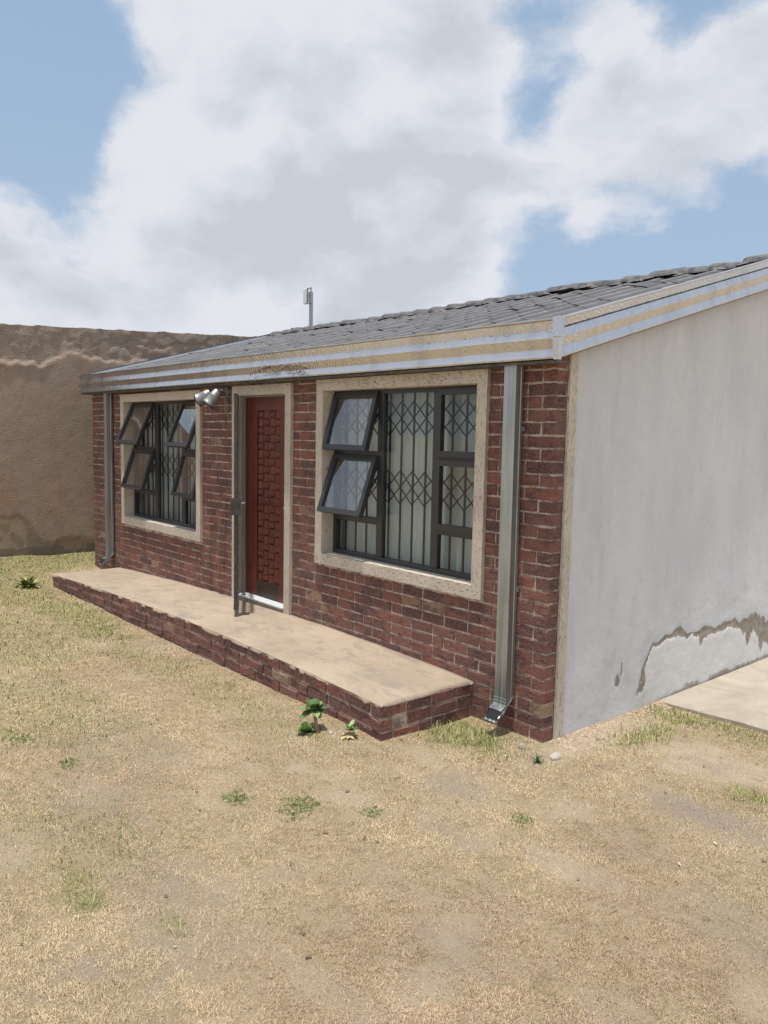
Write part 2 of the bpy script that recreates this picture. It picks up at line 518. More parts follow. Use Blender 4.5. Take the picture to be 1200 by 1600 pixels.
# ------------------------------------------------------------------ geometry helpers
def np_hash(ix, iy, seed):
    h = (ix * 374761393 + iy * 668265263 + seed * 1442695041) & 0xffffffff
    h = ((h ^ (h >> 13)) * 1274126177) & 0xffffffff
    return ((h ^ (h >> 16)) & 0xffff) / 65535.0


def vnoise(x, y, seed=0):
    x = np.asarray(x, float); y = np.asarray(y, float)
    xi = np.floor(x).astype(np.int64); yi = np.floor(y).astype(np.int64)
    fx = x - xi; fy = y - yi
    fx = fx * fx * (3 - 2 * fx); fy = fy * fy * (3 - 2 * fy)
    a = np_hash(xi, yi, seed); b_ = np_hash(xi + 1, yi, seed); c = np_hash(xi, yi + 1, seed); d = np_hash(xi + 1, yi + 1, seed)
    return (a * (1 - fx) + b_ * fx) * (1 - fy) + (c * (1 - fx) + d * fx) * fy


def fbm(x, y, seed=0, octaves=5, rough=.55):
    s = 0; a = 1; tot = 0
    for i in range(octaves):
        s = s + a * vnoise(np.asarray(x) * 2 ** i, np.asarray(y) * 2 ** i, seed + i * 17)
        tot += a; a *= rough
    return s / tot


def sstep(x, a, b_):
    t_ = np.clip((np.asarray(x, float) - a) / (b_ - a), 0, 1)
    return t_ * t_ * (3 - 2 * t_)


def ground_h(x, y):
    x = np.asarray(x, float); y = np.asarray(y, float)
    h = .042 + .034 * sstep(-x, .2, .9) * sstep(-y, 0.2, .8) + .13 * np.maximum(.81 * sstep(-x, 5.2, 8.2) * sstep(y, -1.1, .3), sstep(-x, 7.1, 8.5) * sstep(y, -2.5, -.9))
    h = h - .045 * sstep(x, -.15, .2) * sstep(y, .1, 1.0)
    h = h + (fbm(x * 1.1, y * 1.1, 5, 4) - .5) * .035 * sstep(np.hypot(x + .2, y), .5, 2.0)
    return h


class MB:
    def __init__(s):
        s.v = []; s.f = []; s.mi = []

    def add(s, verts, faces, mi=0):
        o = len(s.v)
        s.v += [tuple(p) for p in verts]
        s.f += [tuple(i + o for i in f) for f in faces]
        s.mi += [mi] * len(faces)
        return s

    def box(s, x0, x1, y0, y1, z0, z1, mi=0):
        vs = [(x, y, z) for z in (z0, z1) for y in (y0, y1) for x in (x0, x1)]
        return s.add(vs, [(0, 2, 3, 1), (4, 5, 7, 6), (0, 1, 5, 4), (2, 6, 7, 3), (0, 4, 6, 2), (1, 3, 7, 5)], mi)

    def bbox(s, x0, x1, y0, y1, z0, z1, bv=.003, mi=0):
        """box with chamfered edges"""
        import bmesh
        bm = bmesh.new()
        bmesh.ops.create_cube(bm, size=1)
        for v in bm.verts:
            v.co = Vector(((x0 + x1) / 2 + v.co.x * (x1 - x0), (y0 + y1) / 2 + v.co.y * (y1 - y0), (z0 + z1) / 2 + v.co.z * (z1 - z0)))
        bmesh.ops.bevel(bm, geom=bm.edges[:], offset=bv, segments=1, profile=.5, affect='EDGES')
        bm.verts.index_update()
        s.add([v.co[:] for v in bm.verts], [[v.index for v in f.verts] for f in bm.faces], mi)
        bm.free()
        return s

    def obox(s, A, B, w_, h_, upv=(0, 0, 1), mi=0):
        """bar from A to B of width w_ (sideways) and h_ (along upv)"""
        A = Vector(A); B = Vector(B); d = (B - A).normalized(); u = Vector(upv)
        sd = d.cross(u)
        if sd.length < 1e-5:
            sd = d.cross(Vector((1, 0, 0)))
        sd.normalize(); u = sd.cross(d).normalized()
        vs = []
        for P_ in (A, B):
            for a_, b_ in ((-1, -1), (1, -1), (1, 1), (-1, 1)):
                vs.append(P_ + sd * (a_ * w_ / 2) + u * (b_ * h_ / 2))
        return s.add(vs, [(0, 1, 2, 3), (7, 6, 5, 4), (0, 4, 5, 1), (1, 5, 6, 2), (2, 6, 7, 3), (3, 7, 4, 0)], mi)

    def tube(s, pts, radii, n=8, cap=True, mi=0):
        pts = [Vector(p) for p in pts]
        if not hasattr(radii, '__len__'):
            radii = [radii] * len(pts)
        o = []
        for i, p in enumerate(pts):
            d = (pts[min(i + 1, len(pts) - 1)] - pts[max(i - 1, 0)]).normalized()
            a_ = d.cross(Vector((0, 0, 1)))
            if a_.length < .05:
                a_ = d.cross(Vector((0, 1, 0)))
            a_.normalize(); b_ = d.cross(a_)
            o += [p + (a_ * math.cos(2 * math.pi * k / n) + b_ * math.sin(2 * math.pi * k / n)) * radii[i] for k in range(n)]
        f = []
        for i in range(len(pts) - 1):
            for k in range(n):
                k2 = (k + 1) % n
                f.append((i * n + k, i * n + k2, (i + 1) * n + k2, (i + 1) * n + k))
        if cap:
            f.append(tuple(range(n))[::-1]); f.append(tuple((len(pts) - 1) * n + k for k in range(n)))
        return s.add(o, f, mi)

    def mesh(s, name, mats, smooth=False):
        me = bpy.data.meshes.new(name)
        me.from_pydata(s.v, [], s.f)
        if not isinstance(mats, (list, tuple)):
            mats = [mats]
        for m in mats:
            me.materials.append(m)
        if len(mats) > 1:
            me.polygons.foreach_set('material_index', s.mi)
        me.update()
        import bmesh
        bm = bmesh.new(); bm.from_mesh(me)
        bmesh.ops.recalc_face_normals(bm, faces=bm.faces)
        bm.to_mesh(me); bm.free()
        if smooth:
            me.polygons.foreach_set('use_smooth', [True] * len(me.polygons))
        return me

    def build(s, name, mats, parent=None, smooth=False):
        return link(name, s.mesh(name, mats, smooth), parent)


def link(name, me, parent=None):
    o = bpy.data.objects.new(name, me)
    COL.objects.link(o)
    if parent is not None:
        o.parent = parent
        # parents are either at the origin or parts of things at the origin
    return o


def empty(name, label, cat, group=None, loc=(0, 0, 0)):
    o = bpy.data.objects.new(name, None)
    COL.objects.link(o)
    o.location = loc; o.empty_display_size = .2
    return tag(o, label, cat, group)


def tag(o, label, cat, group=None):
    o['label'] = label; o['category'] = cat
    if group:
        o['group'] = group
    return o


def rebase(o, base):
    """move a thing's own origin to base; its meshes (and children) keep their place"""
    b_ = Vector(base)
    if o.type == 'MESH':
        o.data.transform(Matrix.Translation(-b_))
    o.location = b_
    for c in o.children:
        if c.type == 'MESH':
            c.data.transform(Matrix.Translation(-b_))
            for g in c.children:
                g.data.transform(Matrix.Translation(-b_))
    return o


def grid_mesh(name, X, Y, Z, mat, attr=None, attr_name='zone', smooth=True):
    n, m = X.shape
    co = np.stack([X, Y, Z], -1).reshape(-1, 3)
    idx = np.arange(n * m).reshape(n, m)
    q = np.stack([idx[:-1, :-1], idx[1:, :-1], idx[1:, 1:], idx[:-1, 1:]], -1).reshape(-1, 4)
    return raw_mesh(name, co, q, mat, attr, attr_name, smooth)


def raw_mesh(name, co, q, mat, attr=None, attr_name='zone', smooth=False):
    me = bpy.data.meshes.new(name)
    k = q.shape[1]
    me.vertices.add(len(co)); me.vertices.foreach_set('co', co.astype(np.float32).ravel())
    me.loops.add(q.size); me.loops.foreach_set('vertex_index', q.astype(np.int32).ravel())
    me.polygons.add(len(q)); me.polygons.foreach_set('loop_start', np.arange(0, q.size, k, dtype=np.int32))
    me.polygons.foreach_set('loop_total', np.full(len(q), k, dtype=np.int32))
    me.update(calc_edges=True)
    if smooth:
        me.polygons.foreach_set('use_smooth', np.ones(len(q), bool))
    if attr is not None:
        a_ = me.color_attributes.new(attr_name, 'FLOAT_COLOR', 'POINT')
        c4 = np.ones((len(co), 4), np.float32); c4[:, :3] = attr.reshape(-1, 3)
        a_.data.foreach_set('color', c4.ravel())
    me.materials.append(mat)
    return me


# ------------------------------------------------------------------ ground
# patches: x, y, radius x, radius y, amount
GREEN = [(-.45, -.33, .42, .22, 1.0), (.30, .72, .10, .30, .9), (.27, 1.25, .22, .13, 1.0), (.6, 1.36, .35, .07, .9), (.95, 1.45, .3, .06, .8),
         (-.20, -2.87, .17, .10, .8), (.23, -2.68, .10, .06, .7), (-2.15, -2.63, .16, .07, .8), (-1.47, -2.49, .08, .05, .8),
         (-1.33, -2.84, .14, .05, .4), (-.52, -1.945, .07, .05, .9), (-.28, -1.70, .10, .07, .9), (.025, -1.465, .045, .04, .9),
         (.573, -.911, .08, .06, .7), (1.2, .32, .16, .14, 1.0), (-5.2, -1.2, 1.8, .30, .75), (-6.6, -1.3, 1.2, .5, .6), (-4.6, -2.0, 1.4, .6, .45), (-2.6, -2.3, 1.2, .4, .35), (-.75, -2.75, .5, .3, .3),
         (-8.2, -.3, .6, 1.6, 1.0), (-7.6, -1.2, .9, .7, .6), (-2.9, -1.2, 2.0, .22, .35), (-1.75, -2.2, .08, .06, .5), (-.95, -1.12, .1, .08, .6),
         (.75, 1.28, .35, .12, .5), (1.35, 1.1, .25, .25, .35)]
BARE = [(.80, .66, .42, .38, .95), (.15, .35, .16, .7, .9), (1.15, .85, .4, .3, .6), (1.0, -.12, .30, .2, .35), (1.45, -.15, .3, .25, .4),
        (.12, -.9, .3, .25, .45), (.4, -2.6, .5, .5, .25), (-7.6, -.1, .5, .3, .4)]
_r = random.Random(77)
for _ in range(70):
    BARE.append((_r.uniform(-4, 2.2), _r.uniform(-3.3, -.6), _r.uniform(.05, .28), _r.uniform(.04, .16), _r.uniform(.35, .85)))
GREY = [(1.04, -.1, .22, .14, .8), (.10, -.9, .22, .14, .6), (1.4, -.1, .2, .16, .6), (.45, -1.3, .2, .1, .4), (-1.5, -2.2, .5, .3, .35), (.1, -2.6, .5, .25, .3),
        (-.9, -2.6, .5, .3, .35), (1.7, -.9, .3, .2, .4)]


def zone(lst, x, y):
    x = np.asarray(x, float); y = np.asarray(y, float)
    s = np.zeros(np.broadcast(x, y).shape)
    nz = fbm(x * 9, y * 9, 31, 3) - .5
    for cx_, cy_, rx, ry, a_ in lst:
        d = np.hypot((x - cx_) / rx, (y - cy_) / ry) + nz * 1.3
        s = np.maximum(s, a_ * (1 - sstep(d, .45, 1.35)))
    return s


xs = np.concatenate([[-400, -150, -60, -30, -18, -13], np.arange(-11, 4.01, .06), [5, 7, 10, 16, 30, 60, 150, 400]])
ys = np.concatenate([[-400, -150, -60, -30, -16, -10, -7], np.arange(-5, 4.01, .06), [5, 7, 10, 16, 30, 60, 150, 400]])
GX, GY = np.meshgrid(xs, ys, indexing='ij')
GZ = ground_h(GX, GY)
zg = np.stack([zone(GREEN, GX, GY), zone(BARE, GX, GY), zone(GREY, GX, GY)], -1)
g = link('ground', grid_mesh('ground', GX, GY, GZ, M_GROUND, zg, 'zone'))
g['kind'] = 'structure'

# concrete path beside the gable
pm = MB()
px_ = np.linspace(.02, 3.2, 28); ytop = 1.43 + .03 * px_ + (fbm(px_ * 5, px_ * 0, 8, 3) - .5) * .06
top = .034
for i in range(len(px_) - 1):
    a_, b_, ya, yb = px_[i], px_[i + 1], ytop[i], ytop[i + 1]
    pm.add([(a_, ya, top - .006), (b_, yb, top - .006), (b_, yb + .012, top), (a_, ya + .012, top), (a_, 9, top), (b_, 9, top),
            (a_, ya - .004, -.05), (b_, yb - .004, -.05)],
           [(0, 1, 2, 3), (3, 2, 5, 4), (6, 7, 1, 0)])
pth = pm.build('concrete_path', M_PATH)
pth['kind'] = 'structure'

# ------------------------------------------------------------------ brown neighbouring wall
ny, nz_ = 300, 130
yy = np.linspace(-3.2, 6.0, ny); zz = np.linspace(-.1, 1, nz_)
YY, ZN = np.meshgrid(yy, zz, indexing='ij')
ztop = 3.405 + .052 * (YY + .9) + (fbm(YY * 6, YY * 0, 3, 4) - .5) * .05
ZZ = np.where(ZN < 0, -.1 + 0 * ZN, ZN * ztop); ZZ = (ZN + .1) / 1.1 * (ztop + .1) - .1
low = 3.0 + .055 * (YY + .9) + (fbm(YY * 2.2, YY * 0, 9, 4) - .5) * .50 - .10 * np.exp(-((YY + .3) / .25) ** 2)
peel = sstep(ZZ - low, -.01, .02)                                   # top band, render fallen off
low2 = .34 + (fbm(YY * 3, YY * 0, 19, 4) - .5) * .34 + .38 * (1 - sstep(YY, -.75, -.35))
peelb = 1 - sstep(ZZ - low2, -.01, .02)
rub = fbm(YY * 7, ZZ * 7, 41, 5); rub2 = fbm(YY * 2.2, ZZ * 4, 55, 4)
ledge = np.exp(-((ZZ - low - .02) / .03) ** 2)
crack = np.exp(-((ZZ - (3.18 + .06 * (YY + .9) + (fbm(YY * 3, YY * 0, 77, 4) - .5) * .3)) / .012) ** 2) * sstep(YY, -.5, 0)
lip = np.exp(-((ZZ - low + .045) / .035) ** 2) * (1 - sstep(YY, -.42, -.1))
XX = -8.6 + (rub - .5) * (.006 + 0.038 * np.maximum(peel, peelb)) - .035 * peel * (.5 + rub2) - .04 * peelb - .02 * crack + .012 * lip
wear = np.stack([np.maximum(peel * sstep(rub2, .3, .6), peelb * .8), np.clip(lip * .45 + ledge * .45 * sstep(rub, .4, .6) + .8 * peelb * (1 - sstep(YY, -.7, -.4)) * (ZZ > .25), 0, 1),
                 np.clip(peelb * sstep(.35 - ZZ, -.05, .12) + crack + .55 * sstep(ZZ, 3.36, 3.6) * sstep(rub, .45, .6), 0, 1)], -1)
nb = empty('plastered_building', 'brown plastered building wall with crumbling top edge, standing left of the brick house', 'building')
link('wall', grid_mesh('wall', XX, YY, ZZ, M_BROWN, wear, 'wear'), nb)
mb = MB()
n_ = 40
ye = np.linspace(-3.2, 6.0, n_)
zt_ = 3.40 + .052 * (ye + .9)
for i in range(n_ - 1):
    mb.add([(-8.64, ye[i], zt_[i]), (-8.64, ye[i + 1], zt_[i + 1]), (-8.9, ye[i + 1], zt_[i + 1] + .01), (-8.9, ye[i], zt_[i] + .01), (-8.9, ye[i], -.1), (-8.9, ye[i + 1], -.1),
            (-8.64, ye[i], -.1), (-8.64, ye[i + 1], -.1)], [(0, 1, 2, 3), (3, 2, 5, 4), (6, 7, 1, 0)])
mb.box(-8.9, -8.62, -3.22, -3.19, -.1, 3.24)
mb.build('wall_core', M_BROWN, nb)

# ------------------------------------------------------------------ the house
house = empty('brick_house', 'low face brick house with white gable wall, tiled roof and shiny embossed fascia', 'house')
XL = -7.674
TH = .22
W1 = (-6.66, -4.57, .825, 2.44)      # outer plaster surround: x0 x1 z0 z1
W2 = (-2.48, -.545, .89, 2.462)
DR = (-3.90, -2.87, .33, 2.452)
BAND = .092


def inner(o, bottom=BAND):
    return (o[0] + BAND, o[1] - BAND, o[2] + bottom, o[3] - BAND)


holes = [(a_ - .012, b_ + .012, c_ - .012, d_ + .012) for a_, b_, c_, d_ in (inner(W1), (DR[0] + BAND, DR[1] - BAND, .30, DR[3] - BAND), inner(W2))]
ZT = 2.60
wl = MB()
for x0, x1, y0, y1 in [(XL + .006, -.006, .007, TH)]:
    xb = sorted([x0, x1] + [h[0] for h in holes] + [h[1] for h in holes])
    for a_, b_ in zip(xb[:-1], xb[1:]):
        hh = [h for h in holes if abs(h[0] - a_) < 1e-6]
        if hh:
            wl.box(a_, b_, y0, y1, -.2, hh[0][2]); wl.box(a_, b_, y0, y1, hh[0][3], ZT)
        else:
            wl.box(a_, b_, y0, y1, -.2, ZT)
fwall = wl.build('front_wall', M_MORTAR, house)


# bricks ------------------------------------------------------------
def brick_geo(L, H, D, seed, nx=3, rough=.0032):
    r = random.Random(seed)
    j = lambda s_=rough: r.uniform(-s_, s_)
    nzr = 1
    V = []; F = []
    # outline ring points (front chamfer outer)
    bv = .0045
    ring = []
    for i in range(nx + 1):
        ring.append((i * L / nx, 0))
    for k in range(1, nzr + 1):
        ring.append((L, k * H / nzr))
    for i in range(nx - 1, -1, -1):
        ring.append((i * L / nx, H))
    for k in range(nzr - 1, 0, -1):
        ring.append((0, k * H / nzr))
    ringp = [(x - L / 2 + j(), z - H / 2 + j()) for x, z in ring]
    n = len(ringp)
    cx_ = cz_ = 0
    for (x, z) in ringp:
        V.append((x, .0055, z))
    for (x, z) in ringp:
        ix = x - math.copysign(bv, x) if abs(abs(x) - L / 2) < .004 else x
        iz = z - math.copysign(bv, z)
        V.append((ix, j(.0012), iz))
    for (x, z) in ringp:
        V.append((x, D, z))
    for i in range(n):
        k = (i + 1) % n
        F.append((i, k, n + k, n + i)); F.append((2 * n + i, 2 * n + k, k, i))
    # front face strip: pair bottom i with top
    for i in range(nx):
        b0 = n + i; b1 = n + i + 1
        t0 = n + (2 * nx + nzr - i) % n if i > 0 else n + (2 * nx + nzr)
        t1 = n + (2 * nx + nzr - i - 1)
        F.append((b0, b1, t1, t0))
    return V, F


def brick_mesh(L, H, D, seed):
    V, F = brick_geo(L, H, D, seed)
    return MB().add(V, F).mesh('brick', M_BRICK)


BH, CH, BL = .0695, .0825, .221
spans = []                                                   # (x0,x1,zc,course)
blocked = [(W1[0] + .004, W1[1] - .004, W1[2] + .004, W1[3] - .004), (W2[0] + .004, W2[1] - .004, W2[2] + .004, W2[3] - .004), (DR[0] + .004, DR[1] - .004, .2, DR[3] - .004)]
rb = random.Random(5)
course = 0
z = -.03
while z < 2.58:
    zc = z + BH / 2
    x = 0.0 if course % 2 == 0 else -(.106 + .010)
    segs = []
    if course % 2:
        segs.append((-.106, 0.0))
    while x > XL:
        Lb = BL if rb.random() > .13 else .106
        segs.append((max(x - Lb, XL), x)); x -= Lb + .010
    # cut against openings
    for a_, b_ in segs:
        parts = [(a_, b_)]
        for bx0, bx1, bz0, bz1 in blocked:
            if z + BH > bz0 and z < bz1 and not (z < bz0 and bz0 - z > .03 and z + BH - bz0 < .03):
                new = []
                for p, q in parts:
                    if q <= bx0 or p >= bx1:
                        new.append((p, q))
                    else:
                        if p < bx0:
                            new.append((p, bx0 - .001))
                        if q > bx1:
                            new.append((bx1 + .001, q))
                parts = new
        for p, q in parts:
            if q - p > .025:
                spans.append((p, q, zc, course))
    z += CH; course += 1

full = [brick_mesh(BL, BH, .1, s) for s in range(7)]
half = [brick_mesh(.106, BH, .1, 50 + s) for s in range(5)]


def wall_bricks(spans, parent, y=0.0, limit=300):
    """nearest ones become parts of their own, the rest one joined part"""
    key = lambda s: (Vector(((s[0] + s[1]) / 2, 0, s[2])) - CAM).length
    vis = [s for s in spans if s[2] > -.02]
    vis.sort(key=key)
    for s in vis[:limit]:
        L = s[1] - s[0]
        if abs(L - BL) < .002: me = rb.choice(full)
        elif abs(L - .106) < .002: me = rb.choice(half)
        else: me = brick_mesh(L, BH, .1, rb.randrange(10000))
        o = link('brick', me, parent)
        o.location = ((s[0] + s[1]) / 2, y + rb.uniform(-.0015, .002), s[2] + rb.uniform(-.0015, .0015))
        if rb.random() < .5 and s[1] < -.001:
            o.scale = (-1, 1, 1)
        o.rotation_euler = (0, rb.uniform(-.006, .006), rb.uniform(-.004, .004))
    rest = vis[limit:]
    if rest:
        m = MB()
        for s in rest:
            V, F = brick_geo(s[1] - s[0], BH, .1, rb.randrange(40))
            cx_ = (s[0] + s[1]) / 2; dy = rb.uniform(-.0015, .002); dz = rb.uniform(-.0015, .0015)
            m.add([(v[0] + cx_, v[1] + y + dy, v[2] + s[2] + dz) for v in V], F)
        o = m.build('brickwork', M_BRICK, parent)
        o['kind'] = 'stuff'


wall_bricks(spans, fwall)

# other walls of the house
gw = MB()
YB = 6.3
def roof_z(y):
    return 2.712 + .2793 * (y + .1357) if y <= 3.0 else 2.712 + .2793 * 3.1357 - .2793 * (y - 3.0)
# gable: dense visible sheet
gy = np.concatenate([np.arange(.18, 3.7, .018), np.linspace(3.75, YB, 30)]); gzn = np.concatenate([np.arange(-.12, .75, .014), np.arange(.8, 3.65, .05)])
GYY, GZZ = np.meshgrid(gy, gzn, indexing='ij')
lim = np.vectorize(roof_z)(GYY) - .13
GZZ = np.minimum(GZZ, lim)
line_y = [.80, .84, .88, .93, 1.10, 1.165, 1.20, 1.31, 1.53, 1.70, 1.83, 1.90, 1.98, 2.05, 2.21, 2.55, 2.85, 2.94, 3.03, 3.17, 3.33, 3.6]
line_z = [-1, -1, -1, -1, .05, .25, .33, .47, .495, .51, .46, .48, .46, .44, .46, .468, .41, .38, .43, .33, .30, .30]
line_w = [0, 0, 0, 0, .0, .04, .028, .020, .022, .045, .03, .0, .04, .06, .035, .04, .06, .11, .12, .12, .14, .14]
lz = np.interp(GYY, line_y, line_z) + (fbm(GYY * 7, GYY * 0, 61, 4) - .5) * .06
lw = np.interp(GYY, line_y, line_w) * (.10 + 1.3 * fbm(GYY * 11, GZZ * 4, 67, 4))
dist = np.abs(GZZ - lz) / np.maximum(lw, 1e-3)
bare_ = np.where(GYY > 1.12, (1 - sstep(dist, .25, 2.1)), 0)
# steep left end and separate small patches
for (py, pz, ry, rz) in [(1.20, .235, .028, .07), (1.175, .17, .03, .035), (.855, .29, .03, .045), (.90, .37, .012, .05), (2.05, .41, .03, .06), (2.92, .31, .05, .10), (3.19, .25, .05, .13)]:
    d_ = np.hypot((GYY - py) / ry, (GZZ - pz) / rz)
    bare_ = np.maximum(bare_, 1 - sstep(d_, .3, 1.7))
newp_ = np.where((GZZ < lz) & (GYY > 1.15), 1.0, 0.0) * sstep(GYY, 1.15, 1.3)
gh = .0 + (GYY > 0) * 0
based = (1 - sstep(GZZ - (.02 + .05 * (fbm(GYY * 8, GYY * 0, 5, 4) - .3)), 0, .05 + .06 * sstep(GYY, 1.2, 2.4))) * (.35 + .65 * sstep(GYY, 1.0, 1.8)) * (.4 + fbm(GYY * 9, GZZ * 9, 6, 3))
GXX = .0 + (fbm(GYY * 5, GZZ * 5, 71, 4) - .5) * .012 - .006 * bare_ + .003 * newp_
wr_ = np.stack([bare_, newp_, np.clip(based * .85, 0, 1)], -1)
gable = link('gable_wall', grid_mesh('gable_wall', GXX, GYY, GZZ, M_GABLE, wr_, 'wear'), house)
# core behind the sheet, back and left walls
core = MB()
def prism_x(m, x0, x1, poly):
    n = len(poly)
    m.add([(x0, y, z_) for y, z_ in poly] + [(x1, y, z_) for y, z_ in poly],
          [tuple(range(n)), tuple(range(2 * n - 1, n - 1, -1))] + [(i, (i + 1) % n, n + (i + 1) % n, n + i) for i in range(n)])
gp = [(TH, -.2), (YB, -.2), (YB, roof_z(YB) - .14), (3.0, roof_z(3.0) - .14), (TH, roof_z(TH) - .14)]
prism_x(core, -.2, -.02, gp)
prism_x(core, XL + .0, XL + .2, gp)
core.box(XL, 0, YB + .001, YB + .2, -.2, roof_z(YB) - .15)
core.box(XL + .2, -.2, TH + .02, YB - .01, .10, .16)
core.build('inner_wall', M_ROOM, house)
# plaster band at the corner, proud of the wall
bb = MB()
zb = np.arange(-.1, 2.62, .06)
for a_, b_ in zip(zb[:-1], zb[1:]):
    ja, jb = (fbm(a_ * 9, 0, 3, 3) - .5) * .008, (fbm(b_ * 9, 0, 3, 3) - .5) * .008
    y0, y1 = .112, .196
    q = [(.0, y0 + ja, a_), (.016, y0 + .004 + ja, a_), (.016, y1, a_), (-.01, y1 + .004, a_), (.0, y0 + jb, b_), (.016, y0 + .004 + jb, b_), (.016, y1, b_), (-.01, y1 + .004, b_)]
    bb.add(q, [(0, 1, 5, 4), (1, 2, 6, 5), (2, 3, 7, 6)])
pb = bb.build('plaster_band', M_BAND, house)


def vert_attr(o, fn):
    a_ = o.data.attributes.new('vert', 'FLOAT', 'FACE')
    a_.data.foreach_set('value', [fn(p) for p in o.data.polygons])


vert_attr(pb, lambda p: 1.0)


# windows ------------------------------------------------------------
def surround(o, parent, bottom_open=False, name='surround'):
    """moulded plaster band round an opening with its reveal"""
    x0, x1, z0, z1 = o
    i0, i1, k0, k1 = x0 + BAND, x1 - BAND, (z0 + BAND if not bottom_open else z0), z1 - BAND
    yf, yb = -.030, .105
    m = MB()
    def piece(pts):      # front quad outer(2) inner(2), in (x,z)
        a, b, c, d = pts  # a,b outer; c,d inner
        m.add([(a[0], yf, a[1]), (b[0], yf, b[1]), (c[0], yf, c[1]), (d[0], yf, d[1]),
               (a[0], .02, a[1]), (b[0], .02, b[1]), (c[0], yb, c[1]), (d[0], yb, d[1])],
              [(0, 1, 2, 3), (0, 4, 5, 1), (3, 2, 6, 7)])
    piece([(x0, z0), (x0, z1), (i0, k1), (i0, k0)])
    piece([(x0, z1), (x1, z1), (i1, k1), (i0, k1)])
    piece([(x1, z1), (x1, z0), (i1, k0), (i1, k1)])
    if not bottom_open:
        piece([(x1, z0), (x0, z0), (i0, k0), (i1, k0)])
    ob = m.build(name, M_BAND, parent)
    def fn(p):
        c = p.center
        return 1.0 if (c.x < i0 or c.x > i1 or abs(p.normal.x) > .7) and k0 - .0 < c.z < k1 else 0.0
    vert_attr(ob, fn)
    return ob


def frame_ring(m, x0, x1, z0, z1, wd, y0, y1, xf=None):
    """rectangular ring of bars; xf maps points"""
    pts = lambda y: [(x0, y, z0), (x1, y, z0), (x1, y, z1), (x0, y, z1), (x0 + wd, y, z0 + wd), (x1 - wd, y, z0 + wd), (x1 - wd, y, z1 - wd), (x0 + wd, y, z1 - wd)]
    inset = .006
    F0 = pts(y0)
    # chamfer: inner front edge steps back
    vs = F0 + pts(y1)
    if xf:
        vs = [xf(v) for v in vs]
    fs = []
    for i in range(4):
        j = (i + 1) % 4
        fs += [(i, j, 4 + j, 4 + i), (8 + i, 12 + i, 12 + j, 8 + j), (i, 8 + i, 8 + j, j), (4 + i, 4 + j, 12 + j, 12 + i)]
    m.add(vs, fs)


def hinge(xc0, z_top, ang, yh):
    ca, sa = math.cos(ang), math.sin(ang)
    def f(v):
        x, y, z_ = v
        dz = z_top - z_; dy = y - yh
        return (x, yh + dy * ca - dz * sa, z_top - dz * ca - dy * sa)
    return f


